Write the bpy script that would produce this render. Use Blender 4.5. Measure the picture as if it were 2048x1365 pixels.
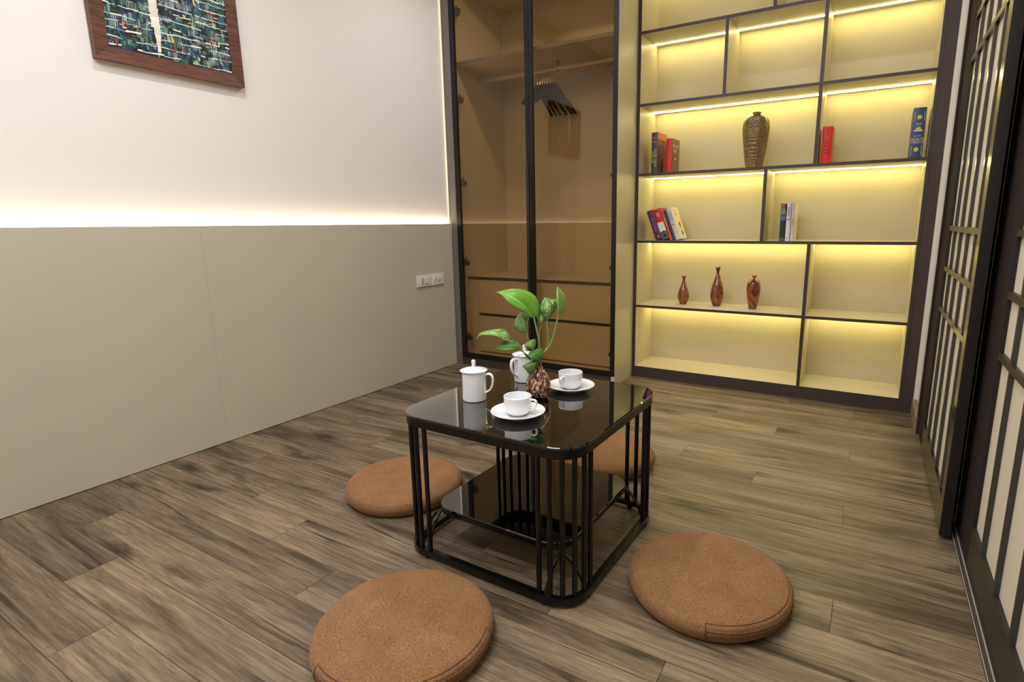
import bpy, bmesh, math, random
from mathutils import Vector, Matrix, Euler
PI = math.pi
random.seed(7)
for o in list(bpy.data.objects): bpy.data.objects.remove(o)
scene = bpy.context.scene
C = scene.collection

# ------------------------------------------------------------------ camera, world, exposure, room lights
cam_d = bpy.data.cameras.new('camera')
cam = bpy.data.objects.new('camera', cam_d); C.objects.link(cam)
cam.location = (2.3328, -3.0531, 0.91)
cam.rotation_mode = 'XYZ'
cam.rotation_euler = (1.3740, 0.0112, 0.5294)
cam_d.sensor_fit = 'HORIZONTAL'; cam_d.sensor_width = 36.0
cam_d.lens = 1104.78 / 2048 * 36.0
cam_d.shift_x = -68.4 / 2048; cam_d.shift_y = -14.0 / 2048
cam_d.clip_start = 0.05; cam_d.clip_end = 40
scene.camera = cam
scene.view_settings.view_transform = 'Standard'
scene.view_settings.look = 'None'
scene.view_settings.gamma = 1.0
scene.view_settings.use_curve_mapping = False
scene.view_settings.exposure = 0.0
w = bpy.data.worlds.new('world'); scene.world = w; w.use_nodes = True
w.node_tree.nodes['Background'].inputs[0].default_value = (1.0, 0.97, 0.93, 1)
w.node_tree.nodes['Background'].inputs[1].default_value = 0.15

CEIL = 2.45
LAMPS = [(0.72, -0.62, 9.0), (2.15, -0.68, 4.5), (0.72, -2.0, 8.0), (2.0, -2.0, 7.0), (0.72, -3.35, 9.0), (2.0, -3.35, 12.0)]
LAMP_COL = (1.0, 0.975, 0.955)
for (x, y, p) in LAMPS:
    ld = bpy.data.lights.new('downlight_glow', 'AREA'); ld.shape = 'DISK'; ld.size = 0.065
    ld.energy = p; ld.color = LAMP_COL
    lo = bpy.data.objects.new('downlight_glow', ld); C.objects.link(lo)
    lo.location = (x, y, CEIL - 0.012)
# flush ceiling panel that gives the room its soft general light (behind the camera)
ld = bpy.data.lights.new('panel_glow', 'AREA'); ld.shape = 'RECTANGLE'; ld.size = 1.1; ld.size_y = 1.1
ld.energy = 31.5; ld.color = (0.97, 0.985, 1.0)
lo = bpy.data.objects.new('panel_glow', ld); C.objects.link(lo); lo.location = (1.4, -2.75, CEIL - 0.02)
LED_STR = 42.0
LED_COL = (1.0, 0.86, 0.36)
WLED_STR = 68.0
WLED_COL = (1.0, 0.85, 0.60)

# ------------------------------------------------------------------ helpers
def lin(c):
    r = []
    for v in c[:3]:
        v = v / 255.0
        r.append(v / 12.92 if v <= 0.04045 else ((v + 0.055) / 1.055) ** 2.4)
    return (r[0], r[1], r[2], 1.0)

def new_mat(name):
    m = bpy.data.materials.new(name); m.use_nodes = True
    nt = m.node_tree; b = nt.nodes['Principled BSDF']
    return m, nt, b

def mat(name, col, rough=0.5, metal=0.0, ior=1.5, coat=0.0, var=0.0, scale=8.0, bump=0.0, bscale=200.0, spec=None, stretch=(1, 1, 1)):
    m, nt, b = new_mat(name)
    b.inputs['Base Color'].default_value = lin(col)
    b.inputs['Roughness'].default_value = rough
    b.inputs['Metallic'].default_value = metal
    b.inputs['IOR'].default_value = ior
    b.inputs['Coat Weight'].default_value = coat
    if spec is not None: b.inputs['Specular IOR Level'].default_value = spec
    tc = nt.nodes.new('ShaderNodeTexCoord')
    mp = nt.nodes.new('ShaderNodeMapping'); mp.inputs['Scale'].default_value = stretch
    nt.links.new(tc.outputs['Object'], mp.inputs['Vector'])
    if var > 0:
        n = nt.nodes.new('ShaderNodeTexNoise'); n.inputs['Scale'].default_value = scale; n.inputs['Detail'].default_value = 5
        nt.links.new(mp.outputs[0], n.inputs['Vector'])
        cr = nt.nodes.new('ShaderNodeValToRGB')
        c0 = [max(0, v * (1 - var)) for v in col]; c1 = [min(255, v * (1 + var)) for v in col]
        cr.color_ramp.elements[0].position = 0.3; cr.color_ramp.elements[0].color = lin(c0)
        cr.color_ramp.elements[1].position = 0.7; cr.color_ramp.elements[1].color = lin(c1)
        nt.links.new(n.outputs['Fac'], cr.inputs[0]); nt.links.new(cr.outputs[0], b.inputs['Base Color'])
    if bump > 0:
        n2 = nt.nodes.new('ShaderNodeTexNoise'); n2.inputs['Scale'].default_value = bscale; n2.inputs['Detail'].default_value = 3
        nt.links.new(mp.outputs[0], n2.inputs['Vector'])
        bp = nt.nodes.new('ShaderNodeBump'); bp.inputs['Strength'].default_value = bump; bp.inputs['Distance'].default_value = 0.002
        nt.links.new(n2.outputs['Fac'], bp.inputs['Height']); nt.links.new(bp.outputs[0], b.inputs['Normal'])
    return m

def emis(name, col, strength):
    m, nt, b = new_mat(name)
    e = nt.nodes.new('ShaderNodeEmission'); e.inputs[0].default_value = (*col, 1); e.inputs[1].default_value = strength
    nt.links.new(e.outputs[0], nt.nodes['Material Output'].inputs['Surface'])
    return m

def thing(name, label, cat, loc=(0, 0, 0), rotz=0.0, group=None):
    o = bpy.data.objects.new(name, None); C.objects.link(o)
    o.empty_display_size = 0.05
    o.location = loc; o.rotation_euler = (0, 0, rotz)
    o['label'] = label; o['category'] = cat
    if group: o['group'] = group
    return o

def tag(o, label, cat, group=None):
    o['label'] = label; o['category'] = cat
    if group: o['group'] = group
    return o

def origin_of(parent):
    v = Vector((0, 0, 0)); p = parent
    m = Matrix.Identity(4)
    chain = []
    while p is not None: chain.append(p); p = p.parent
    for p in reversed(chain):
        m = m @ (Matrix.Translation(p.location) @ p.rotation_euler.to_matrix().to_4x4())
    return m

def obj(name, bm, mats, parent=None, world=False, smooth=False, loc=None, rot=None, angle=0.6):
    if world and parent is not None: bm.transform(origin_of(parent).inverted())
    me = bpy.data.meshes.new(name)
    bmesh.ops.recalc_face_normals(bm, faces=bm.faces[:])
    bm.to_mesh(me); bm.free()
    if not isinstance(mats, (list, tuple)): mats = [mats]
    for m in mats: me.materials.append(m)
    if smooth:
        me.polygons.foreach_set('use_smooth', [True] * len(me.polygons))
        me.set_sharp_from_angle(angle=angle)
    o = bpy.data.objects.new(name, me); C.objects.link(o)
    if parent is not None: o.parent = parent
    if loc is not None: o.location = loc
    if rot is not None: o.rotation_euler = rot
    return o

def struct(name, bm, mats, parent=None, **k):
    o = obj(name, bm, mats, parent, world=parent is not None, **k)
    if parent is None: o['kind'] = 'structure'
    return o

def NB(): return bmesh.new()

def box(bm, x0, x1, y0, y1, z0, z1, mi=0, front=None, bev=0.0, M=None):
    """axis box; 'front' = material index of the -y face"""
    vs = [bm.verts.new(p) for p in ((x0, y0, z0), (x1, y0, z0), (x1, y1, z0), (x0, y1, z0), (x0, y0, z1), (x1, y0, z1), (x1, y1, z1), (x0, y1, z1))]
    fs = [bm.faces.new([vs[i] for i in f]) for f in ((3, 2, 1, 0), (4, 5, 6, 7), (0, 1, 5, 4), (1, 2, 6, 5), (2, 3, 7, 6), (3, 0, 4, 7))]
    for f in fs: f.material_index = mi
    if front is not None: fs[2].material_index = front
    if M is not None:
        for v in vs: v.co = M @ v.co
    if bev > 0:
        es = list({e for f in fs for e in f.edges})
        bmesh.ops.bevel(bm, geom=es, offset=bev, segments=2, profile=0.6, affect='EDGES')
    return fs

def lathe(bm, prof, n=48, cx=0, cy=0, cz=0, mi=0, close=False, wob=None):
    """prof: list of (r, z); r==0 closes with a pole"""
    rings = []
    for k, (r, z) in enumerate(prof):
        if r <= 1e-6: rings.append([bm.verts.new((cx, cy, cz + z))])
        else:
            ring = []
            for i in range(n):
                a = 2 * PI * i / n
                rr = r * (wob(a, k) if wob else 1)
                ring.append(bm.verts.new((cx + rr * math.cos(a), cy + rr * math.sin(a), cz + z)))
            rings.append(ring)
    for a, b in zip(rings[:-1], rings[1:]):
        if len(a) == 1 and len(b) == 1: continue
        if len(a) == 1:
            for i in range(n): bm.faces.new((a[0], b[i], b[(i + 1) % n])).material_index = mi
        elif len(b) == 1:
            for i in range(n): bm.faces.new((a[i], a[(i + 1) % n], b[0])).material_index = mi
        else:
            for i in range(n): bm.faces.new((a[i], a[(i + 1) % n], b[(i + 1) % n], b[i])).material_index = mi
    return rings

def bez(p, n=8):
    """Catmull-Rom through points"""
    P = [Vector(q) for q in p]
    if len(P) < 3: return P
    P = [P[0] * 2 - P[1]] + P + [P[-1] * 2 - P[-2]]
    out = []
    for i in range(1, len(P) - 2):
        for k in range(n):
            t = k / n
            a, b, c, d = P[i - 1], P[i], P[i + 1], P[i + 2]
            out.append(0.5 * ((2 * b) + (c - a) * t + (2 * a - 5 * b + 4 * c - d) * t * t + (3 * b - a - 3 * c + d) * t ** 3))
    out.append(P[-2].copy())
    return out

def tube(bm, pts, r, n=10, closed=False, mi=0, r2=None, up=Vector((0, 0, 1)), caps=True):
    """sweep a round / elliptic section; r may be list"""
    pts = [Vector(p) for p in pts]; N = len(pts); rings = []
    prev = None
    for i, p in enumerate(pts):
        if closed: t = (pts[(i + 1) % N] - pts[i - 1])
        else: t = pts[min(i + 1, N - 1)] - pts[max(i - 1, 0)]
        t.normalize()
        if prev is None:
            u = up if abs(t.dot(up)) < 0.95 else Vector((1, 0, 0))
            a = t.cross(u).normalized()
        else:
            a = prev - t * prev.dot(t)
            a.normalize()
        prev = a
        b = t.cross(a).normalized()
        ra = r[i] if isinstance(r, (list, tuple)) else r
        rb = (ra * r2 if r2 else ra)
        rings.append([bm.verts.new(p + a * (ra * math.cos(2 * PI * k / n)) + b * (rb * math.sin(2 * PI * k / n))) for k in range(n)])
    for i in range(N if closed else N - 1):
        A, B = rings[i], rings[(i + 1) % N]
        for k in range(n): bm.faces.new((A[k], A[(k + 1) % n], B[(k + 1) % n], B[k])).material_index = mi
    if not closed and caps:
        bm.faces.new(rings[0][::-1]).material_index = mi; bm.faces.new(rings[-1]).material_index = mi

def rsq(h, r, n=10):
    """rounded-square outline, half size h, corner radius r"""
    o = []
    for k, (sx, sy) in enumerate([(1, 1), (-1, 1), (-1, -1), (1, -1)]):
        for i in range(n + 1):
            a = PI / 2 * (k + i / n)
            o.append((sx * (h - r) + r * math.cos(a), sy * (h - r) + r * math.sin(a)))
    return o

def slab(bm, layers, r, mi=0, n=10):
    """stack of rounded-square rings: layers [(half, z)], closed at both ends"""
    rings = []
    H0 = layers[0][0]
    for (h, z) in layers:
        rr = max(0.004, r + (h - max(l[0] for l in layers)))
        rings.append([bm.verts.new((x, y, z)) for x, y in rsq(h, rr, n)])
    for A, B in zip(rings[:-1], rings[1:]):
        m = len(A)
        for i in range(m): bm.faces.new((A[i], A[(i + 1) % m], B[(i + 1) % m], B[i])).material_index = mi
    bm.faces.new(rings[0][::-1]).material_index = mi; bm.faces.new(rings[-1]).material_index = mi

def ringband(bm, ho, hi, z0, z1, r, mi=0, n=10):
    """closed hollow band following a rounded square"""
    L = [(ho, z0), (ho, z1), (hi, z1), (hi, z0)]
    rings = [[bm.verts.new((x, y, z)) for x, y in rsq(h, max(0.004, r + h - ho), n)] for h, z in L]
    for k in range(4):
        A, B = rings[k], rings[(k + 1) % 4]; m = len(A)
        for i in range(m): bm.faces.new((A[i], A[(i + 1) % m], B[(i + 1) % m], B[i])).material_index = mi

def dup(root, loc, rotz=None, label=None, group=None):
    r = root.copy(); C.objects.link(r); r.location = loc
    if rotz is not None: r.rotation_euler = (0, 0, rotz)
    if label: r['label'] = label
    if group: r['group'] = group
    for ch in list(root.children):
        c = ch.copy(); C.objects.link(c); c.parent = r
        for g in list(ch.children):
            d = g.copy(); C.objects.link(d); d.parent = c
    return r

def lettering(name, txt, size, mt, parent, M, depth=0.0004, align='CENTER', spacing=1.0, sx=1.0):
    """letters as mesh; local frame x = reading direction, y = up, z = out"""
    cu = bpy.data.curves.new(name, 'FONT'); cu.body = txt; cu.size = size; cu.align_x = align; cu.align_y = 'CENTER'
    cu.extrude = depth; cu.space_line = spacing; cu.offset = 0.0
    t = bpy.data.objects.new(name, cu); C.objects.link(t)
    bpy.context.view_layer.update()
    dg = bpy.context.evaluated_depsgraph_get()
    me = bpy.data.meshes.new_from_object(t.evaluated_get(dg))
    bpy.data.objects.remove(t); bpy.data.curves.remove(cu)
    me.transform(M @ Matrix.Diagonal((sx, 1, 1, 1)))
    me.materials.clear(); me.materials.append(mt)
    me.name = name
    o = bpy.data.objects.new(name, me); C.objects.link(o); o.parent = parent
    return o

# ------------------------------------------------------------------ materials
M_white = mat('white_plaster', (222, 217, 214), 0.75, bump=0.12, bscale=260, spec=0.25)
M_ceil = mat('ceiling_paint', (235, 232, 226), 0.9, spec=0.2)
M_panel = mat('beige_laminate', (184, 178, 162), 0.42, var=0.012, scale=3, bump=0.03, bscale=500, spec=0.4)
M_cab = mat('cabinet_laminate', (193, 184, 156), 0.45, var=0.01, scale=4, bump=0.03, bscale=500, spec=0.35)
M_edge = mat('dark_edge', (66, 54, 50), 0.45, var=0.03, scale=20, spec=0.4)
M_dark = mat('dark_metal', (40, 34, 32), 0.35, metal=0.3)
M_door = mat('bronze_frame', (62, 52, 47), 0.22, metal=0.75)
M_stile = mat('stile_side', (34, 29, 28), 0.4, metal=0.2)
M_frost = mat('frosted_pane', (214, 205, 186), 0.55, spec=0.3)
M_alu = mat('aluminium', (200, 198, 194), 0.3, metal=0.9)
M_strip = mat('pale_edge_strip', (168, 164, 158), 0.4)
M_frame_dk = mat('wardrobe_frame', (28, 26, 26), 0.3, metal=0.4)
M_grey = mat('grey_filler', (104, 96, 92), 0.5)
M_black = mat('black_plastic', (18, 17, 17), 0.4)
M_bkmetal = mat('black_painted_metal', (8, 8, 9), 0.22, spec=0.45)
M_blackglass = mat('black_glass', (4, 4, 4), 0.012, ior=1.5, coat=1.0)
M_blackglass.node_tree.nodes['Principled BSDF'].inputs['Coat IOR'].default_value = 1.55
M_blackglass.node_tree.nodes['Principled BSDF'].inputs['Coat Roughness'].default_value = 0.01
M_china = mat('white_porcelain', (232, 233, 236), 0.08, ior=1.5, coat=0.3)
M_plastic = mat('white_plastic', (216, 210, 206), 0.3)
M_plgrey = mat('grey_plastic', (172, 168, 162), 0.35)
M_chrome = mat('chrome', (205, 200, 195), 0.2, metal=1.0)
M_rail = mat('rail_metal', (196, 176, 150), 0.3, metal=0.35)
M_pages = mat('book_pages', (232, 222, 196), 0.8, var=0.05, scale=300, stretch=(1, 1, 0.05))
M_led = emis('led_glow', LED_COL, LED_STR)
M_wled = emis('wall_led_glow', WLED_COL, WLED_STR)
M_vled = emis('edge_led_glow', WLED_COL, 1.1)

def wood_frame_mat():
    m, nt, b = new_mat('walnut_frame')
    tc = nt.nodes.new('ShaderNodeTexCoord'); mp = nt.nodes.new('ShaderNodeMapping'); mp.inputs['Scale'].default_value = (6, 6, 60)
    nt.links.new(tc.outputs['Object'], mp.inputs[0])
    n = nt.nodes.new('ShaderNodeTexNoise'); n.inputs['Scale'].default_value = 2.5; n.inputs['Detail'].default_value = 6
    nt.links.new(mp.outputs[0], n.inputs[0])
    cr = nt.nodes.new('ShaderNodeValToRGB')
    cr.color_ramp.elements[0].position = 0.32; cr.color_ramp.elements[0].color = lin((60, 32, 24))
    cr.color_ramp.elements[1].position = 0.72; cr.color_ramp.elements[1].color = lin((108, 62, 44))
    nt.links.new(n.outputs['Fac'], cr.inputs[0]); nt.links.new(cr.outputs[0], b.inputs['Base Color'])
    b.inputs['Roughness'].default_value = 0.45
    return m
M_walnut = wood_frame_mat()

def tint_glass():
    m, nt, b = new_mat('bronze_glass')
    out = nt.nodes['Material Output']
    tr = nt.nodes.new('ShaderNodeBsdfTransparent'); tr.inputs[0].default_value = (0.855, 0.775, 0.66, 1)
    gl = nt.nodes.new('ShaderNodeBsdfGlossy'); gl.inputs[0].default_value = (1.0, 0.9, 0.72, 1); gl.inputs['Roughness'].default_value = 0.004
    fr = nt.nodes.new('ShaderNodeFresnel'); fr.inputs[0].default_value = 1.6
    mx = nt.nodes.new('ShaderNodeMixShader')
    ge = nt.nodes.new('ShaderNodeNewGeometry'); iv = nt.nodes.new('ShaderNodeMath'); iv.operation = 'SUBTRACT'; iv.inputs[0].default_value = 1.0
    nt.links.new(ge.outputs['Backfacing'], iv.inputs[1])
    ml = nt.nodes.new('ShaderNodeMath'); ml.operation = 'MULTIPLY'; nt.links.new(fr.outputs[0], ml.inputs[0]); nt.links.new(iv.outputs[0], ml.inputs[1])
    nt.links.new(ml.outputs[0], mx.inputs[0]); nt.links.new(tr.outputs[0], mx.inputs[1]); nt.links.new(gl.outputs[0], mx.inputs[2])
    nt.links.new(mx.outputs[0], out.inputs['Surface'])
    return m
M_glass = tint_glass()

def floor_mat():
    m, nt, b = new_mat('oak_planks'); L = nt.links.new
    at = nt.nodes.new('ShaderNodeAttribute'); at.attribute_name = 'plank'
    tc = nt.nodes.new('ShaderNodeTexCoord')
    sc = nt.nodes.new('ShaderNodeVectorMath'); sc.operation = 'SCALE'; sc.inputs['Scale'].default_value = 37.0
    L(at.outputs['Vector'], sc.inputs[0])
    ad = nt.nodes.new('ShaderNodeVectorMath'); ad.operation = 'ADD'
    L(tc.outputs['Object'], ad.inputs[0]); L(sc.outputs[0], ad.inputs[1])
    def noise(scale, det, s, rough=0.6, dist=0.0):
        mp = nt.nodes.new('ShaderNodeMapping'); mp.inputs['Scale'].default_value = s; L(ad.outputs[0], mp.inputs[0])
        n = nt.nodes.new('ShaderNodeTexNoise'); n.inputs['Scale'].default_value = scale; n.inputs['Detail'].default_value = det
        n.inputs['Roughness'].default_value = rough; n.inputs['Distortion'].default_value = dist
        L(mp.outputs[0], n.inputs['Vector']); return n
    def ramp(a, b_, ca, cb):
        cr = nt.nodes.new('ShaderNodeValToRGB')
        cr.color_ramp.elements[0].position = a; cr.color_ramp.elements[0].color = ca
        cr.color_ramp.elements[1].position = b_; cr.color_ramp.elements[1].color = cb
        return cr
    def mix(kind, fac, A, B):
        mx = nt.nodes.new('ShaderNodeMix'); mx.data_type = 'RGBA'; mx.blend_type = kind
        if isinstance(fac, float): mx.inputs[0].default_value = fac
        else: L(fac, mx.inputs[0])
        for s, v in ((6, A), (7, B)):
            if isinstance(v, tuple): mx.inputs[s].default_value = v
            else: L(v, mx.inputs[s])
        return mx.outputs[2]
    n1 = noise(1.0, 7, (1.3, 10, 1), 0.62, 0.9)
    base = ramp(0.33, 0.70, lin((100, 85, 71)), lin((168, 151, 128))); L(n1.outputs['Fac'], base.inputs[0])
    # darker flowing streaks
    n2 = noise(1.0, 5, (1.1, 9, 1), 0.55, 1.1)
    s2 = ramp(0.56, 0.70, (1, 1, 1, 1), lin((172, 168, 162))); L(n2.outputs['Fac'], s2.inputs[0])
    c = mix('MULTIPLY', 1.0, base.outputs[0], s2.outputs[0])
    # fine grain
    n3 = noise(1.0, 5, (9, 170, 1), 0.75)
    s3 = ramp(0.36, 0.64, lin((190, 185, 180)), (1, 1, 1, 1)); L(n3.outputs['Fac'], s3.inputs[0])
    c = mix('MULTIPLY', 1.0, c, s3.outputs[0])
    # cathedral grain lines
    mpw = nt.nodes.new('ShaderNodeMapping'); mpw.inputs['Scale'].default_value = (0.55, 7, 1); L(ad.outputs[0], mpw.inputs[0])
    wv = nt.nodes.new('ShaderNodeTexWave'); wv.wave_type = 'BANDS'; wv.bands_direction = 'Y'
    wv.inputs['Scale'].default_value = 2.2; wv.inputs['Distortion'].default_value = 5; wv.inputs['Detail'].default_value = 2; wv.inputs['Detail Scale'].default_value = 0.5; wv.inputs['Detail Roughness'].default_value = 0.4
    L(mpw.outputs[0], wv.inputs[0])
    s4 = ramp(0.0, 0.5, lin((212, 208, 202)), (1, 1, 1, 1)); L(wv.outputs['Fac'], s4.inputs[0])
    c = mix('MULTIPLY', 0.45, c, s4.outputs[0])
    # knots / cracks: sparse black-brown stretched spots
    vo = nt.nodes.new('ShaderNodeTexVoronoi'); vo.inputs['Scale'].default_value = 1.0; vo.feature = 'F1'
    mpv = nt.nodes.new('ShaderNodeMapping'); mpv.inputs['Scale'].default_value = (1.7, 6.5, 1)
    nd = noise(1.0, 3, (5, 12, 1), 0.6)
    nd2 = nt.nodes.new('ShaderNodeVectorMath'); nd2.operation = 'SCALE'; nd2.inputs['Scale'].default_value = 0.16
    L(nd.outputs['Color'], nd2.inputs[0])
    ad2 = nt.nodes.new('ShaderNodeVectorMath'); ad2.operation = 'ADD'; L(ad.outputs[0], ad2.inputs[0]); L(nd2.outputs[0], ad2.inputs[1])
    L(ad2.outputs[0], mpv.inputs[0]); L(mpv.outputs[0], vo.inputs['Vector'])
    s5 = ramp(0.06, 0.24, lin((78, 72, 66)), (1, 1, 1, 1)); L(vo.outputs['Distance'], s5.inputs[0])
    c = mix('MULTIPLY', 0.85, c, s5.outputs[0])
    # fine dark cracks following the grain
    n6 = noise(1.0, 4, (0.45, 9, 1), 0.5, 0.25)
    sb = nt.nodes.new('ShaderNodeMath'); sb.operation = 'SUBTRACT'; sb.inputs[1].default_value = 0.5; L(n6.outputs['Fac'], sb.inputs[0])
    ab = nt.nodes.new('ShaderNodeMath'); ab.operation = 'ABSOLUTE'; L(sb.outputs[0], ab.inputs[0])
    s6 = ramp(0.003, 0.020, (0, 0, 0, 1), (1, 1, 1, 1)); L(ab.outputs[0], s6.inputs[0])
    n7 = noise(1.0, 3, (1.1, 5, 1), 0.5)
    s7 = ramp(0.54, 0.64, (1, 1, 1, 1), (0, 0, 0, 1)); L(n7.outputs['Fac'], s7.inputs[0])
    mxm = nt.nodes.new('ShaderNodeMath'); mxm.operation = 'MAXIMUM'; L(s6.outputs[0], mxm.inputs[0]); L(s7.outputs[0], mxm.inputs[1])
    s8 = ramp(0.0, 1.0, lin((120, 112, 104)), (1, 1, 1, 1)); L(mxm.outputs[0], s8.inputs[0])
    c = mix('MULTIPLY', 0.9, c, s8.outputs[0])
    # plank tone
    sp = nt.nodes.new('ShaderNodeSeparateColor'); L(at.outputs['Color'], sp.inputs[0])
    tone = ramp(0.0, 1.0, lin((226, 223, 220)), lin((255, 252, 246))); L(sp.outputs[0], tone.inputs[0])
    c = mix('MULTIPLY', 1.0, c, tone.outputs[0])
    L(c, b.inputs['Base Color'])
    b.inputs['Roughness'].default_value = 0.42; b.inputs['Specular IOR Level'].default_value = 0.35
    bp = nt.nodes.new('ShaderNodeBump'); bp.inputs['Strength'].default_value = 0.25; bp.inputs['Distance'].default_value = 0.001
    L(n3.outputs['Fac'], bp.inputs['Height']); L(bp.outputs[0], b.inputs['Normal'])
    return m

def cushion_mat():
    m, nt, b = new_mat('brown_linen'); L = nt.links.new
    tc = nt.nodes.new('ShaderNodeTexCoord')
    n = nt.nodes.new('ShaderNodeTexNoise'); n.inputs['Scale'].default_value = 560; n.inputs['Detail'].default_value = 2
    n2 = nt.nodes.new('ShaderNodeTexNoise'); n2.inputs['Scale'].default_value = 16; n2.inputs['Detail'].default_value = 3
    L(tc.outputs['Object'], n.inputs[0]); L(tc.outputs['Object'], n2.inputs[0])
    cr = nt.nodes.new('ShaderNodeValToRGB')
    cr.color_ramp.elements[0].position = 0.3; cr.color_ramp.elements[0].color = lin((84, 58, 36))
    cr.color_ramp.elements[1].position = 0.7; cr.color_ramp.elements[1].color = lin((164, 122, 84))
    L(n.outputs['Fac'], cr.inputs[0])
    cr2 = nt.nodes.new('ShaderNodeValToRGB')
    cr2.color_ramp.elements[0].position = 0.35; cr2.color_ramp.elements[0].color = lin((238, 236, 234))
    cr2.color_ramp.elements[1].position = 0.65; cr2.color_ramp.elements[1].color = (1, 1, 1, 1)
    L(n2.outputs['Fac'], cr2.inputs[0])
    mx = nt.nodes.new('ShaderNodeMix'); mx.data_type = 'RGBA'; mx.blend_type = 'MULTIPLY'; mx.inputs[0].default_value = 1
    L(cr.outputs[0], mx.inputs[6]); L(cr2.outputs[0], mx.inputs[7]); L(mx.outputs[2], b.inputs['Base Color'])
    b.inputs['Roughness'].default_value = 0.85; b.inputs['Specular IOR Level'].default_value = 0.15
    b.inputs['Sheen Weight'].default_value = 0.25; b.inputs['Sheen Tint'].default_value = lin((230, 190, 150))
    bp = nt.nodes.new('ShaderNodeBump'); bp.inputs['Strength'].default_value = 0.5; bp.inputs['Distance'].default_value = 0.0008
    L(n.outputs['Fac'], bp.inputs['Height']); L(bp.outputs[0], b.inputs['Normal'])
    return m

# ------------------------------------------------------------------ floor (planks laid along x, real joint pattern)
XMIN, XMAX, YMIN, YMAX = -0.03, 2.75, -4.6, 0.36
def build_floor():
    bm = NB()
    lay = bm.loops.layers.float_color.new('plank')
    pitch, y0, L = 0.1305, -2.711, 1.168
    r0 = int(math.floor((YMIN - y0) / pitch)); r1 = int(math.ceil((YMAX - y0) / pitch))
    g = 0.0006
    rnd = random.Random(21)
    for r in range(r0, r1):
        ya = max(YMIN, y0 + r * pitch); yb = min(YMAX, y0 + (r + 1) * pitch)
        if yb - ya < 0.003: continue
        j = 2.325 - 0.292 * ((r - 7) % 4)
        k0 = int(math.floor((XMIN - j) / L)) ; x = j + k0 * L
        while x < XMAX:
            xa, xb = max(x, XMIN), min(x + L, XMAX)
            if xb - xa > 0.003:
                vs = [bm.verts.new(p) for p in ((xa + g, ya + g, 0), (xb - g, ya + g, 0), (xb - g, yb - g, 0), (xa + g, yb - g, 0))]
                f = bm.faces.new(vs); c = (rnd.random(), rnd.random(), rnd.random(), 1)
                for lp in f.loops: lp[lay] = c
            x += L
    vs = [bm.verts.new(p) for p in ((XMIN, YMIN, -0.002), (XMAX, YMIN, -0.002), (XMAX, YMAX, -0.002), (XMIN, YMAX, -0.002))]
    f = bm.faces.new(vs); f.material_index = 1
    me = bpy.data.meshes.new('floor'); bm.to_mesh(me); bm.free()
    me.materials.append(floor_mat()); me.materials.append(mat('plank_joint', (62, 52, 44), 0.8))
    o = bpy.data.objects.new('floor', me); C.objects.link(o); o['kind'] = 'structure'
build_floor()

# ------------------------------------------------------------------ walls, ceiling
bm = NB(); box(bm, -0.13, -0.03, YMIN, YMAX, -0.02, CEIL); struct('wall_left', bm, M_white)
bm = NB(); box(bm, -0.13, 2.95, YMAX, YMAX + 0.1, -0.02, CEIL); struct('wall_back', bm, M_white)
bm = NB(); box(bm, -0.13, 2.95, YMIN - 0.1, YMIN, -0.02, CEIL); struct('wall_front', bm, M_white)
bm = NB(); box(bm, -0.13, 2.95, YMIN - 0.1, YMAX + 0.1, CEIL, CEIL + 0.1); struct('ceiling', bm, M_ceil)
bm = NB(); box(bm, 2.578, 2.70, -0.262, YMAX, 0, CEIL)
box(bm, 2.70, 2.80, YMIN, YMAX, -0.02, CEIL); box(bm, 2.578, 2.70, YMIN, -3.75, 0, CEIL)
box(bm, 2.578, 2.70, -3.75, -0.262, 2.28, CEIL)
struct('wall_right', bm, M_white)
bm = NB(); box(bm, 2.561, 2.578, -0.004, 0.02, 0.0, CEIL); struct('trim_2', bm, mat('white_caulk_strip', (218, 210, 198), 0.6))
M_base = mat('wood_skirting', (132, 108, 84), 0.5, var=0.12, scale=14, stretch=(1, 0.15, 1))
bm = NB(); box(bm, 2.556, 2.5775, -0.285, -0.005, 0.0, 0.072, bev=0.0015); struct('baseboard_right', bm, M_base)

# beige wall panelling with a light gap behind its top edge
bm = NB()
for (a, b) in ((-4.58, -3.032), (-3.0314, -1.8105), (-1.8099, -0.2635)):
    box(bm, -0.014, 0.0, a, b, 0.003, 0.9181)
box(bm, -0.0295, -0.0145, -4.58, -0.2635, 0.0, 0.89)
struct('trim_1', bm, M_panel)
bm = NB(); box(bm, -0.0285, -0.0155, -4.55, -0.268, 0.8925, 0.9005)
tag(obj('led_strip', bm, M_wled), 'warm light strip hidden behind the top edge of the beige wall panelling', 'light strip')
bm = NB(); box(bm, -0.0285, -0.018, -0.2595, -0.2565, 0.93, 2.40)
tag(obj('led_strip', bm, M_vled), 'faint vertical light strip in the gap between white wall and wardrobe side', 'light strip')

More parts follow.
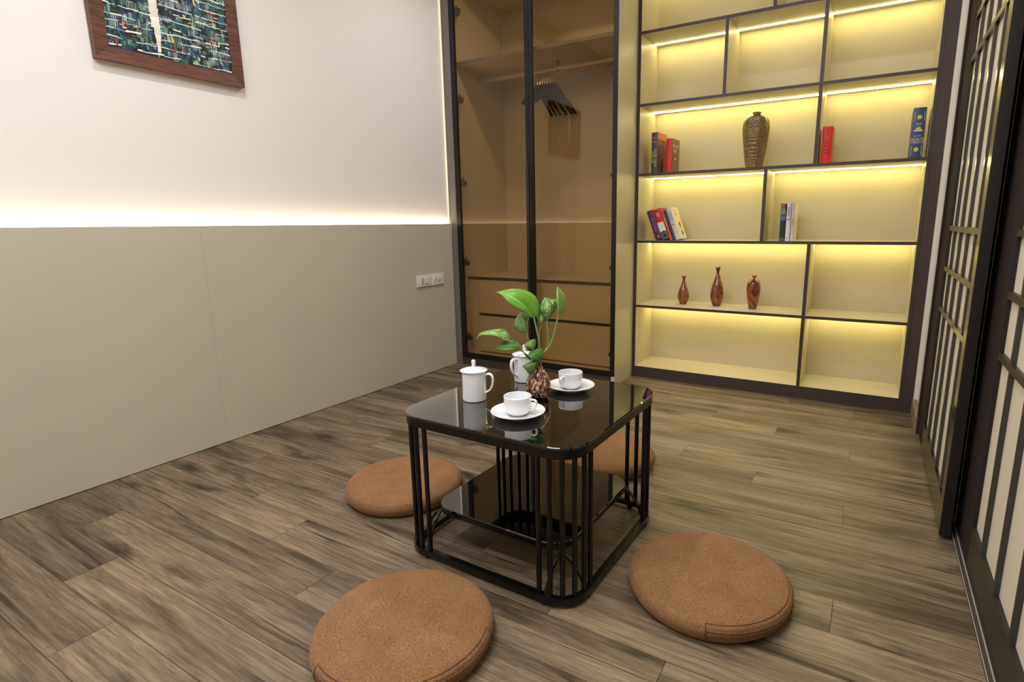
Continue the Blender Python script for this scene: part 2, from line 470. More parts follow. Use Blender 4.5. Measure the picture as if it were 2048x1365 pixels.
# ceiling lamps
for i, (x, y, p) in enumerate(LAMPS):
    names = ['beside the wardrobe front, left', 'before the lit bookcase, right', 'over the cushion by the left wall', 'over the sliding doors side', 'behind the camera, left', 'behind the camera, right']
    t = thing('downlight', 'small round recessed ceiling downlight ' + names[i], 'ceiling light', (x, y, CEIL), group='recessed ceiling downlights')
    bm = NB(); lathe(bm, [(0.052, -0.001), (0.068, -0.001), (0.068, -0.008), (0.056, -0.010), (0.052, -0.004), (0.052, -0.001)], 40)
    obj('trim_ring', bm, M_plastic, t, smooth=True)
t = thing('ceiling_panel_light', 'large square white ceiling light panel with thin frame', 'ceiling light', (1.4, -2.75, CEIL))
bm = NB()
for (a, b, c_, d) in ((-0.57, 0.57, -0.57, -0.552), (-0.57, 0.57, 0.552, 0.57), (-0.57, -0.552, -0.552, 0.552), (0.552, 0.57, -0.552, 0.552)):
    box(bm, a, b, c_, d, -0.025, -0.001)
obj('panel_frame', bm, M_plastic, t)

# ------------------------------------------------------------------ sliding doors on the right
def lattice_door(name, XF, XB, ya, yb, stile_a, stile_b, bars, zt, horiz, pane_z0, M_door=M_door):
    """XF front plane (room side), XB back; ya far end (larger y), yb near end; stiles widths"""
    root_bm = NB()
    # stiles and rails
    box(root_bm, XF, XB, ya - stile_a, ya, 0.012, zt, bev=0.0008)
    box(root_bm, XF, XB, yb, yb + stile_b, 0.012, zt, bev=0.0008)
    box(root_bm, XF, XB, yb + stile_b, ya - stile_a, 0.012, pane_z0)
    box(root_bm, XF, XB, yb + stile_b, ya - stile_a, zt - 0.06, zt)
    root = struct(name, root_bm, [M_door])
    # faces looking down the room (-y ends) take a darker material, the far stile a matte one
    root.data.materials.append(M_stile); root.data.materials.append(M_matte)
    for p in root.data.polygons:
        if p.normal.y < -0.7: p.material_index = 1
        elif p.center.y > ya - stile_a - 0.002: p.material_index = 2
    o_a, o_b = yb + stile_b, ya - stile_a
    pb = NB(); box(pb, XF + 0.0095, XF + 0.0145, o_a, o_b, pane_z0, zt - 0.06)
    obj('frosted_pane', pb, M_frost, root)
    for y in bars:
        b_ = NB(); box(b_, XF + 0.0004, XF + 0.0093, y - 0.0155, y, pane_z0, zt - 0.06)
        ob = obj('lattice_bar', b_, [M_door, M_stile2], root)
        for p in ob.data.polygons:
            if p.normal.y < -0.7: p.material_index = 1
    for z in horiz:
        b_ = NB(); box(b_, XF, XF + 0.0093, o_a, o_b, z - 0.018, z)
        obj('lattice_rail', b_, M_door, root)
    return root
M_door2 = mat('dark_bronze_frame', (48, 42, 39), 0.42, metal=0.25, spec=0.35)
M_matte = mat('matte_frame', (52, 44, 41), 0.85, spec=0.06)
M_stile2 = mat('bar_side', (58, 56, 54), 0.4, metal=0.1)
HZ = (0.8865, 0.7395, 0.5885, 1.465, 1.610, 1.757)
lattice_door('door_1', 2.5705, 2.5975, -0.305, -1.226, 0.185, 0.055, (-0.623, -0.783, -0.945, -1.105), 2.26, HZ, 0.112, M_door)
lattice_door('door_2', 2.622, 2.650, -1.105, -2.42, 0.25, 0.055, tuple(-1.482 - 0.166 * k for k in range(5)), 2.26, HZ, 0.118, M_door2)
lattice_door('door_3', 2.5705, 2.5975, -2.38, -3.72, 0.055, 0.055, tuple(-2.58 - 0.16 * k for k in range(7)), 2.26, HZ, 0.112, M_door)
bm = NB()
box(bm, 2.563, 2.66, -0.302, -0.264, 0.0, 2.28)               # jamb next to the white wall
box(bm, 2.563, 2.66, -3.75, -3.722, 0.0, 2.28)
box(bm, 2.563, 2.66, -3.722, -0.302, 2.262, 2.28)
struct('trim_3', bm, M_matte)
bm = NB()
box(bm, 2.606, 2.660, -3.72, -0.303, 0.0, 0.006)
box(bm, 2.6165, 2.6183, -3.72, -0.303, 0.006, 0.0105, mi=1); box(bm, 2.656, 2.6578, -3.72, -0.303, 0.006, 0.0105, mi=1)
box(bm, 2.6062, 2.6076, -3.72, -0.303, 0.006, 0.0078, mi=1)
struct('trim_4', bm, [M_edge, M_strip])
bm = NB(); box(bm, 2.6190, 2.6215, -1.112, -1.1065, 0.012, 2.26)
struct('trim_5', bm, M_strip)

# ------------------------------------------------------------------ wardrobe
YW = -0.2597
WD = thing('wardrobe', 'tall built-in wardrobe with two bronze-tinted glass doors in black frames', 'wardrobe', (0.56, 0.03, 0.0))
def wp(name, mats, *boxes, parent=None, bev=0.0, smooth=False):
    bm = NB()
    for b in boxes:
        box(bm, *b[:6], mi=(b[6] if len(b) > 6 else 0), front=(b[7] if len(b) > 7 else None), bev=bev)
    return obj(name, bm, mats, parent or WD, world=True, smooth=smooth)
WT = 2.40
wp('filler_strip', M_grey, (0.0, 0.0445, YW - 0.001, YW + 0.017, 0.0, WT))
wp('side_panel', M_cab, (0.012, 0.030, YW + 0.018, 0.335, 0.0, WT))
wp('side_panel', [M_cab, M_edge], (1.1125, 1.1345, YW + 0.0005, 0.335, 0.0, WT, 0, 0))
wp('back_panel', M_cab, (0.030, 1.1125, 0.320, 0.335, 0.0, WT))
wp('top_panel', M_cab, (0.030, 1.1125, YW + 0.022, 0.320, 2.30, 2.318))
wp('fascia', M_edge, (0.0445, 1.1125, YW, YW + 0.018, 2.372, WT))
wp('floor_panel', M_cab, (0.030, 1.1125, YW + 0.022, 0.320, 0.050, 0.066))
wp('plinth', M_edge, (0.0445, 1.1125, YW + 0.008, YW + 0.024, 0.0, 0.052))
wp('shelf', [M_cab, M_grey], (0.030, 1.1125, -0.198, 0.320, 1.864, 1.882, 0, 1))
# lower chest
wp('worktop', [M_cab, M_edge], (0.030, 1.1125, -0.150, 0.320, 0.560, 0.576, 0, 1))
wp('chest_frame', M_cab, (0.030, 0.104, -0.143, -0.125, 0.066, 0.560), (0.030, 1.1125, -0.125, -0.11, 0.066, 0.080), (0.030, 1.1125, 0.10, 0.115, 0.066, 0.56))
wp('chest_divider', M_edge, (0.5835, 0.5865, -0.135, 0.10, 0.070, 0.558))
for (xa, xb) in ((0.107, 0.5825), (0.5875, 1.066)):
    for (za, zb) in ((0.336, 0.5565), (0.079, 0.316)):
        wp('drawer', [M_cab, M_edge], (xa, xb, -0.145, -0.127, za, zb), (xa + 0.01, xb - 0.01, -0.127, 0.09, za + 0.01, zb - 0.04))
wp('chest_frame', M_cab, (1.069, 1.1125, -0.143, -0.125, 0.066, 0.560))
# doors
def glass_door(xa, xb, wl, wr, zb=0.058, zt=2.37):
    fr = wp('door', M_frame_dk, (xa, xa + wl, YW - 0.003, YW + 0.015, zb, zt), (xb - wr, xb, YW - 0.003, YW + 0.015, zb, zt),
            (xa + wl, xb - wr, YW - 0.003, YW + 0.015, zb, zb + 0.027), (xa + wl, xb - wr, YW - 0.003, YW + 0.015, zt - 0.03, zt), bev=0.001)
    g = wp('glass_pane', M_glass, (xa + wl - 0.003, xb - wr + 0.003, YW + 0.004, YW + 0.008, zb + 0.024, zt - 0.027), parent=fr)
    g['label'] = 'bronze-tinted glass pane'
    return fr
dl = glass_door(0.0460, 0.5925, 0.0335, 0.0225)
dr = glass_door(0.5950, 1.1335, 0.0245, 0.0275)
wp('handle', M_black, (0.5705, 0.5905, YW - 0.010, YW - 0.0035, 0.14, 1.235), parent=dl, bev=0.001)
wp('handle', M_frame_dk, (0.5965, 0.6085, YW - 0.008, YW - 0.0035, 0.14, 1.235), parent=dr, bev=0.001)
for z in (2.147, 1.654, 1.163, 0.668, 0.179):
    bm = NB()
    box(bm, 0.060, 0.098, YW + 0.0155, YW + 0.045, z - 0.016, z + 0.018, bev=0.003)
    box(bm, 0.0305, 0.066, YW + 0.022, YW + 0.075, z - 0.010, z + 0.010, bev=0.002)
    box(bm, 0.088, 0.112, YW + 0.0155, YW + 0.032, z - 0.008, z + 0.012, bev=0.004)
    lathe(bm, [(0, 0.0), (0.006, 0.0), (0.006, 0.03), (0, 0.03)], 12, 0.080, YW + 0.030, z + 0.005)
    obj('hinge', bm, M_black, dl, world=True)
for z in (1.672, 1.163, 0.668, 0.179):
    bm = NB()
    box(bm, 1.088, 1.1115, YW + 0.0155, YW + 0.040, z - 0.010, z + 0.010, bev=0.003)
    obj('hinge', bm, M_black, dr, world=True)
# hanging rail
bm = NB(); tube(bm, [(0.034, 0.045, 1.823), (1.1085, 0.045, 1.823)], 0.0090, 16, r2=1.75)
rail = obj('clothes_rail', bm, M_rail, WD, world=True, smooth=True)
for x in (0.0305, 1.1085):
    bm = NB(); box(bm, x, x + 0.004, 0.028, 0.062, 1.803, 1.845, bev=0.001); obj('rail_flange', bm, M_rail, rail, world=True)
bm = NB()
box(bm, 0.612, 0.616, 0.038, 0.052, 1.834, 1.8635); box(bm, 0.604, 0.624, 0.034, 0.056, 1.861, 1.8638); box(bm, 0.608, 0.620, 0.035, 0.055, 1.806, 1.812)
box(bm, 0.611, 0.617, 0.0535, 0.056, 1.808, 1.862)
obj('rail_bracket', bm, M_dark, rail, world=True)

# hangers
M_hanger = mat('hanger_black', (13, 11, 11), 0.55, spec=0.3)
def make_hanger():
    t = thing('clothes_hanger', 'x', 'clothes hanger', (0.478, 0.045, 1.600), 0.0, 'black clothes hangers on the wardrobe rail')
    bm = NB()
    # broad shoulder: profile in y-z, thick in x
    top = [(-0.215, 0.018), (-0.19, 0.036), (-0.15, 0.062), (-0.10, 0.092), (-0.055, 0.124), (-0.028, 0.146), (0.0, 0.150), (0.028, 0.146), (0.055, 0.124), (0.10, 0.092), (0.15, 0.062), (0.19, 0.036), (0.215, 0.018)]
    bot = [(-0.221, 0.002), (-0.200, 0.000), (-0.16, 0.022), (-0.11, 0.052), (-0.06, 0.078), (-0.03, 0.090), (0.0, 0.094), (0.03, 0.090), (0.06, 0.078), (0.11, 0.052), (0.16, 0.022), (0.200, 0.000), (0.221, 0.002)]
    th = [0.0055] * 13
    rings = []
    for (a, b, hx) in zip(top, bot, th):
        cy = (a[0] + b[0]) / 2; cz = (a[1] + b[1]) / 2; hz = (a[1] - b[1]) / 2
        dy = (a[0] - b[0]) / 2
        ring = []
        for k in range(12):
            an = 2 * PI * k / 12
            s, c_ = math.sin(an), math.cos(an)
            ring.append(bm.verts.new((hx * c_, cy + dy * s, cz + hz * s)))
        rings.append(ring)
    for A, B in zip(rings[:-1], rings[1:]):
        for k in range(12): bm.faces.new((A[k], A[(k + 1) % 12], B[(k + 1) % 12], B[k]))
    bm.faces.new(rings[0][::-1]); bm.faces.new(rings[-1])
    obj('shoulder_bar', bm, M_hanger, t, smooth=True)
    bm = NB(); tube(bm, [(0, 0, 0.146), (0, 0, 0.166)], 0.0042, 10)
    obj('collar', bm, M_chrome, t, smooth=True)
    bm = NB()
    pts = [(0, 0, 0.164), (0, 0.001, 0.185), (0, 0.012, 0.202), (0, 0.0165, 0.222), (0, 0.011, 0.238), (0, -0.003, 0.2425), (0, -0.0135, 0.234), (0, -0.0165, 0.222)]
    tube(bm, bez(pts, 5), 0.0017, 8)
    obj('hook', bm, M_chrome, t, smooth=True)
    return t
hg = make_hanger()
NH = 8
for i in range(NH):
    x = 0.470 + 0.0175 * i
    rz = [0.10, 0.04, -0.03, 0.05, -0.06, 0.02, -0.09, -0.14][i]
    lab = ['black clothes hanger with silver hook, nearest the middle of the wardrobe door frame',
           'black clothes hanger second from the left in the bunch on the rail', 'black clothes hanger third from the left in the bunch on the rail',
           'black clothes hanger fourth from the left in the bunch on the rail', 'black clothes hanger fourth from the right in the bunch on the rail',
           'black clothes hanger third from the right in the bunch on the rail', 'black clothes hanger second from the right in the bunch on the rail',
           'black clothes hanger beside the rail bracket, rightmost of the bunch'][i]
    if i == 0:
        hg.location = (x, 0.045, 1.600 - 0.0105 + 0.0043); hg.rotation_euler = (0, 0, rz); hg['label'] = lab
    else: dup(hg, (x, 0.045, 1.600 - 0.0105 + 0.0043), rz, lab)

# ------------------------------------------------------------------ bookcase
XL, XR = 1.1542, 2.5022
S = {0: 2.288, 1: 1.9195, 2: 1.5512, 3: 1.1822, 4: 0.8109, 5: 0.4372, 6: 0.0657}
TH = 0.0165; YB = 0.2759
BC = thing('bookcase', 'built-in cream bookcase with dark shelf edges and yellow strip lights', 'bookcase', (1.82, 0.14, 0.0))
def bp_(name, mats, *boxes, bev=0.0):
    bm = NB()
    for b in boxes: box(bm, *b[:6], mi=(b[6] if len(b) > 6 else 0), front=(b[7] if len(b) > 7 else None), bev=bev)
    return obj(name, bm, mats, BC, world=True)
CE = [M_cab, M_edge]
bp_('side_panel', CE, (1.1360, XL, 0.0, YB, 0.0, 2.42, 0, 1))
bp_('side_panel', CE, (XR, XR + 0.0145, 0.0, YB, 0.0, 2.42, 0, 1))
bp_('filler_panel', M_edge, (XR + 0.0150, 2.5608, -0.004, 0.016, 0.0, 2.42), bev=0.0008)
bp_('back_panel', M_cab, (1.1365, XR + 0.014, YB + 0.0005, YB + 0.012, 0.0, 2.42))
bp_('kickboard', M_edge, (XL + 0.0005, XR - 0.0005, 0.0, 0.016, 0.0, S[6] - 0.0145))
bp_('top_board', CE, (XL, XR, 0.0, YB, 2.40, 2.42, 0, 1))
for k in (0, 1, 2, 3, 4, 5, 6):
    th = TH - 0.001 if k == 1 else TH - 0.002
    bp_('shelf', CE, (XL, XR, 0.0, YB, S[k] - th, S[k], 0, 1))
def divider(x, ka, kb):   # between shelf ka (top) and kb (bottom)
    bp_('divider', CE, (x, x + 0.0165, 0.0003, YB, S[kb] + 0.0002, S[ka] - TH + 0.0018, 0, 1))
D1, D2, D3 = 1.5975, 2.0448, 1.8165
divider(D3, 0, 1); divider(D1, 1, 2)
for a, b in ((0, 1), (1, 2), (2, 3)): divider(D2, a, b)
divider(D3 + 0.006, 3, 4)
divider(D2 + 0.003, 4, 5); divider(D2 + 0.003, 5, 6)
bays = [(0, D3 - 0.0, D3 + 0.0165), (1, D1, D1 + 0.0165), (2, D2, D2 + 0.0165), (3, D3 + 0.006, D3 + 0.0225), (4, D2 + 0.003, D2 + 0.0195), (5, D2 + 0.003, D2 + 0.0195)]
segs = []
for (k, a, b) in bays:
    if k in (0, 1):
        cuts = sorted([(a, b), (D2, D2 + 0.0165)])
        xs = XL
        for (p, q) in cuts: segs.append((k, xs, p)); xs = q
        segs.append((k, xs, XR))
    else: segs += [(k, XL, a), (k, b, XR)]
for (k, xa, xb) in segs:
    bm = NB(); z = S[k] - TH + 0.0018
    box(bm, xa + 0.001, xb - 0.001, 0.208, 0.219, z - 0.0032, z - 0.0003)
    s_ = obj('light_strip', bm, M_led, BC, world=True)
    s_['label'] = 'glowing yellow light strip'

# ------------------------------------------------------------------ books
def upright(p, lean=0.0):
    return p
def cover_mat(n, c, rough=0.35, var=0.05): return mat(n, c, rough, var=var, scale=40)
def book(name, label, x0, w_, y0, d, z0, h, spine, cover, lean=0.0, rotz=0.0, grp=None):
    """x0: left bottom corner on the shelf; spine faces -y; lean = tilt of the top towards -x"""
    t = thing('book', label, 'book', (x0, y0, z0), 0.0, grp)
    t.rotation_euler = (0, -lean, rotz)
    bm = NB(); e = 0.0018
    # cover: back board, front board, rounded spine
    box(bm, 0, e, 0.002, d, 0, h); box(bm, w_ - e, w_, 0.002, d, 0, h)
    n = 8; pv = []
    for i in range(n + 1):
        u = i / n; x = u * w_; y = 0.002 - 0.0028 * math.sin(PI * u) ** 0.8 if 0 < u < 1 else 0.002
        pv.append((x, y))
    for i in range(n):
        (xa, ya), (xb, yb) = pv[i], pv[i + 1]
        a = [bm.verts.new(q) for q in ((xa, ya, 0), (xb, yb, 0), (xb, yb, h), (xa, ya, h))]
        f = bm.faces.new(a); f.material_index = 1
    a = [bm.verts.new((x, y, h)) for x, y in pv]; bm.faces.new(a).material_index = 1
    a = [bm.verts.new((x, y, 0)) for x, y in pv]; bm.faces.new(a[::-1]).material_index = 1
    obj('cover', bm, [cover, spine], t)
    bm = NB(); box(bm, e, w_ - e, 0.004, d - 0.004, 0.002, h - 0.002)
    obj('pages', bm, M_pages, t)
    return t
def spineM(w_, h, x=0.5, z=0.5, vert=True, dy=-0.0012):
    """matrix for lettering on the spine; vert: text runs down"""
    T = Matrix.Translation((w_ * x, dy, h * z))
    R = Matrix.Rotation(PI / 2, 4, 'X')          # text up = +z, out = -y
    if vert: R = R @ Matrix.Rotation(-PI / 2, 4, 'Z')
    return T @ R
def coverM(w_, d, h, y=0.5, z=0.5):
    T = Matrix.Translation((w_ + 0.0001, d * y, h * z))
    return T @ Matrix.Rotation(PI / 2, 4, 'Z') @ Matrix.Rotation(PI / 2, 4, 'X')
def patch(name, t, mt, pts, axis='spine', w_=0.0, off=0.0004):
    """flat printed shape: pts in (u, v); spine: u=x, v=z ; cover: u=y, v=z on +x face"""
    bm = NB()
    if axis == 'spine': vs = [bm.verts.new((u, -0.0012 - off, v)) for u, v in pts]
    else: vs = [bm.verts.new((w_ + off, u, v)) for u, v in pts]
    f = bm.faces.new(vs)
    r = bmesh.ops.extrude_face_region(bm, geom=[f])
    dv = Vector((0, 0.0004, 0)) if axis == 'spine' else Vector((-0.0003, 0, 0))
    bmesh.ops.translate(bm, verts=[e for e in r['geom'] if isinstance(e, bmesh.types.BMVert)], vec=dv)
    return obj(name, bm, mt, t)
def disc_pts(cx, cz, r, n=14, sy=1.0, jag=0.0):
    return [(cx + r * (1 + (jag if i % 2 else -jag)) * math.cos(2 * PI * i / n), cz + r * sy * (1 + (jag if i % 2 else -jag)) * math.sin(2 * PI * i / n)) for i in range(n)]

P_yel = mat('print_yellow', (214, 206, 70), 0.5); P_wht = mat('print_white', (226, 224, 214), 0.5); P_gold = mat('print_gold', (214, 180, 92), 0.4)
P_drk = mat('print_dark', (44, 22, 20), 0.5); P_org = mat('print_orange', (226, 120, 62), 0.5); P_cream = mat('print_cream', (226, 208, 160), 0.5)
P_red = mat('print_red', (196, 28, 26), 0.4); P_grey = mat('print_grey', (120, 118, 112), 0.5); P_blu = mat('print_blue', (52, 104, 170), 0.4); P_grn = mat('print_green', (120, 130, 40), 0.5)
P_teal = mat('print_teal', (60, 96, 96), 0.5); P_brn = mat('print_brown', (130, 92, 56), 0.5)

# shelf 3, left: two books
zz = S[3]
W_, H_ = 0.036, 0.219
b = book('book', 'thick dark novel with yellow spine lettering, left of the red book on the third shelf', 1.2125, W_, 0.034, 0.145, zz, H_, cover_mat('spine_charcoal', (62, 66, 72)), cover_mat('cover_rust', (120, 52, 36), var=0.35), rotz=-0.03, grp=None)
lettering('title_lettering', 'CUỘC TRUY', 0.0165, P_cream, b, spineM(W_, H_, 0.66, 0.38), sx=1.0)
lettering('title_lettering', 'CHIẾN ĐÓ', 0.0135, P_yel, b, spineM(W_, H_, 0.24, 0.40))
patch('printed_band', b, P_grey, [(0.004, 0.165), (0.030, 0.165), (0.030, 0.172), (0.004, 0.172)])
patch('printed_emblem', b, P_red, disc_pts(0.017, 0.190, 0.009))
patch('printed_band', b, P_org, [(0.006, 0.185), (0.140, 0.185), (0.140, 0.217), (0.006, 0.217)], 'cover', W_)
lettering('cover_lettering', 'VINH\nQUANG', 0.024, P_grey, b, coverM(W_, 0.145, H_, 0.5, 0.62))
patch('printed_figure', b, P_drk, [(0.05, 0.0), (0.10, 0.0), (0.095, 0.06), (0.085, 0.085), (0.07, 0.085), (0.058, 0.05)], 'cover', W_)
W_, H_ = 0.030, 0.180
b = book('book', 'red-spined paperback with brown cover, right of the dark novel on the third shelf', 1.2995, W_, 0.034, 0.125, zz, H_, cover_mat('spine_scarlet', (206, 30, 18)), cover_mat('cover_brown', (118, 82, 52), var=0.2), rotz=-0.04)
lettering('title_lettering', 'BÀI THƠ TÌNH YÊU', 0.0125, P_org, b, spineM(W_, H_, 0.5, 0.45))
lettering('cover_lettering', 'DICTUM\nBEAT', 0.024, P_cream, b, coverM(W_, 0.125, H_, 0.5, 0.72))
lettering('cover_lettering', 'VUA', 0.016, P_cream, b, coverM(W_, 0.125, H_, 0.5, 0.42))
# shelf 3, right bay: red and blue
W_, H_ = 0.0445, 0.170
b = book('book', 'single bright red book with dark lettering beside the vertical divider', 2.0725, W_, 0.034, 0.100, zz, H_, cover_mat('spine_red', (214, 26, 16)), cover_mat('cover_orange_brown', (176, 84, 36), var=0.1), rotz=-0.02)
lettering('title_lettering', 'SAU\nBAY\nZIGA\nMỚI', 0.0125, P_drk, b, spineM(W_, H_, 0.52, 0.42, vert=False), spacing=1.35)
patch('printed_bar', b, P_drk, [(0.0215, 0.128), (0.0245, 0.128), (0.0245, 0.158), (0.0215, 0.158)])
lettering('cover_lettering', 'SÁNG', 0.022, P_cream, b, coverM(W_, 0.100, H_, 0.32, 0.66) @ Matrix.Rotation(-PI / 2, 4, 'Z'))
W_, H_ = 0.049, 0.217
b = book('book', 'large dark blue book with gold spine emblems at the right end of its shelf', 2.4345, W_, 0.034, 0.150, zz, H_, cover_mat('spine_blue', (48, 70, 104)), cover_mat('cover_navy', (22, 38, 62)), rotz=0.0)
lettering('title_lettering', 'MONTE\nCRISTO', 0.0145, P_cream, b, spineM(W_, H_, 0.5, 0.345, vert=False), spacing=0.85)
lettering('title_lettering', 'BÁ TƯỚC', 0.0066, P_cream, b, spineM(W_, H_, 0.5, 0.44, vert=False))
lettering('author_lettering', 'ALEXANDRE\nDUMAS', 0.0052, P_cream, b, spineM(W_, H_, 0.5, 0.675, vert=False))
patch('printed_compass', b, P_gold, disc_pts(0.0245, 0.176, 0.010, 16, 1.0, 0.32))
patch('printed_ship', b, P_gold, [(0.012, 0.122), (0.037, 0.122), (0.033, 0.130), (0.028, 0.138), (0.026, 0.131), (0.021, 0.135), (0.016, 0.129)])
patch('printed_waves', b, P_wht, [(0.009, 0.116), (0.040, 0.116), (0.042, 0.1205), (0.007, 0.1205)])
patch('printed_emblem', b, P_gold, disc_pts(0.0245, 0.038, 0.0095))
for (x, za, zb) in ((0.006, 0.158, 0.198), (0.0425, 0.158, 0.198), (0.005, 0.012, 0.056), (0.0435, 0.012, 0.056)):
    patch('printed_border', b, P_wht, [(x, za), (x + 0.0012, za), (x + 0.0012, zb), (x, zb)])
patch('printed_border', b, P_wht, [(0.0072, 0.198), (0.0425, 0.198), (0.038, 0.205), (0.0115, 0.205)] [::1]) if False else None
# shelf 4, left bay: five leaning books
zz = S[4]; TL = math.radians(20.5)
ct = math.cos(TL)
lean_specs = [(0.0355, 0.171, 'purple book with small pink lettering, leftmost of the five leaning books', (84, 38, 84), (128, 60, 132)),
              (0.0400, 0.178, 'red and white book with a ship on its spine, leaning beside the purple book', (206, 26, 32), (140, 30, 34)),
              (0.0135, 0.179, 'thin orange-spined book leaning between the red and the blue ones', (222, 92, 44), (190, 60, 40)),
              (0.0150, 0.175, 'thin navy blue book leaning behind the tall white one', (44, 58, 110), (40, 96, 150)),
              (0.0260, 0.186, 'white book with cream cover drawings, rightmost of the leaning books', (206, 204, 198), (236, 222, 178))]
x = 1.2545
lean_books = []
for i, (w_, h, lab, sc, cc) in enumerate(lean_specs):
    # left bottom corner is lifted by w*sin; pivot so that the right... the lower corner touches the shelf
    b = book('book', lab, x, w_, 0.030 + 0.002 * i, 0.125, zz + 0.0002 , h, cover_mat('spine_lean%d' % i, sc), cover_mat('cover_lean%d' % i, cc), lean=TL, grp=None)
    b.location.z = zz + 0.0004
    lean_books.append((b, w_, h)); x += w_ / ct + 0.0012
b, w_, h = lean_books[0]
lettering('title_lettering', 'NGHỆ THUẬT SỐNG', 0.0085, mat('print_pink', (214, 150, 170), 0.5), b, spineM(w_, h, 0.45, 0.52))
patch('printed_emblem', b, P_wht, disc_pts(0.022, 0.016, 0.004))
b, w_, h = lean_books[1]
patch('printed_panel', b, P_wht, [(0.002, 0.045), (0.038, 0.045), (0.038, 0.100), (0.032, 0.096), (0.025, 0.102), (0.016, 0.097), (0.008, 0.104), (0.002, 0.100)])
patch('printed_panel', b, P_teal, [(0.002, 0.004), (0.038, 0.004), (0.038, 0.043), (0.022, 0.050), (0.002, 0.044)])
lettering('title_lettering', 'BẾN\nBỜ\nXA', 0.0105, P_wht, b, spineM(w_, h, 0.5, 0.80, vert=False), spacing=0.75)
patch('printed_ship', b, P_red, disc_pts(0.021, 0.022, 0.005))
b, w_, h = lean_books[2]
lettering('title_lettering', 'ĐƯỜNG VỀ', 0.009, P_cream, b, spineM(w_, h, 0.5, 0.6))
b, w_, h = lean_books[3]
lettering('title_lettering', 'BIỂN XANH', 0.009, P_grey, b, spineM(w_, h, 0.5, 0.6))
b, w_, h = lean_books[4]
lettering('title_lettering', 'NHỮNG NGÀY\nTHƠ ẤU', 0.0085, P_grey, b, spineM(w_, h, 0.5, 0.72))
patch('printed_emblem', b, P_grn, disc_pts(0.013, 0.088, 0.0045))
for (a, c_) in ((0.165, 0.05), (0.150, 0.055), (0.140, 0.045)):
    patch('printed_line', b, P_grey, [(0.03, a), (0.03 + c_, a), (0.03 + c_, a + 0.003), (0.03, a + 0.003)], 'cover', w_)
patch('printed_figure', b, P_drk, disc_pts(0.075, 0.085, 0.012, 10, 1.4, 0.2), 'cover', w_)
patch('printed_figure', b, P_drk, disc_pts(0.080, 0.035, 0.011, 10, 1.5, 0.2), 'cover', w_)
# shelf 4, right bay: three upright books
W_, H_ = 0.0270, 0.186
b = book('book', 'dark blue and black book with red top, leftmost of the three upright books', 1.910, W_, 0.034, 0.120, zz, H_, cover_mat('spine_black', (34, 38, 40)), cover_mat('cover_dark', (30, 30, 30)))
patch('printed_band', b, P_brn, [(0.002, 0.168), (0.025, 0.168), (0.025, 0.184), (0.002, 0.184)])
patch('printed_band', b, P_grey, [(0.002, 0.132), (0.025, 0.132), (0.025, 0.166), (0.002, 0.166)])
patch('printed_band', b, P_blu, [(0.002, 0.104), (0.025, 0.104), (0.025, 0.128), (0.002, 0.128)])
patch('printed_band', b, P_teal, [(0.002, 0.003), (0.025, 0.003), (0.025, 0.016), (0.002, 0.016)])
patch('printed_band', b, P_red, [(0.021, 0.150), (0.0255, 0.150), (0.0255, 0.185), (0.021, 0.185)])
W_, H_ = 0.0200, 0.190
b = book('book', 'white paperback with a small black bird on its spine, middle of three upright', 1.9385, W_, 0.034, 0.125, zz, H_, cover_mat('spine_offwhite', (222, 214, 210)), cover_mat('cover_offwhite', (220, 214, 205)))
lettering('title_lettering', 'KHÔNG CÒN\nMÙA ĐÔNG', 0.0078, P_grey, b, spineM(W_, H_, 0.5, 0.78), spacing=0.9)
patch('printed_bird', b, P_drk, [(0.006, 0.104), (0.013, 0.106), (0.016, 0.111), (0.010, 0.110), (0.007, 0.109)])
patch('printed_emblem', b, P_grey, disc_pts(0.009, 0.014, 0.0035))
W_, H_ = 0.0150, 0.190
b = book('book', 'pale grey-spined book with yellow flower on cream cover, rightmost of three upright', 1.9615, W_, 0.034, 0.125, zz, H_, cover_mat('spine_palegrey', (196, 194, 200)), cover_mat('cover_cream', (236, 222, 176)))
lettering('title_lettering', 'HOA VÀNG', 0.0085, P_grey, b, spineM(W_, H_, 0.45, 0.5))
patch('printed_flower', b, P_yel, disc_pts(0.060, 0.108, 0.016, 12, 1.8, 0.1), 'cover', W_)
patch('printed_stem', b, P_grn, [(0.030, 0.070), (0.034, 0.068), (0.040, 0.095), (0.034, 0.100)], 'cover', W_)

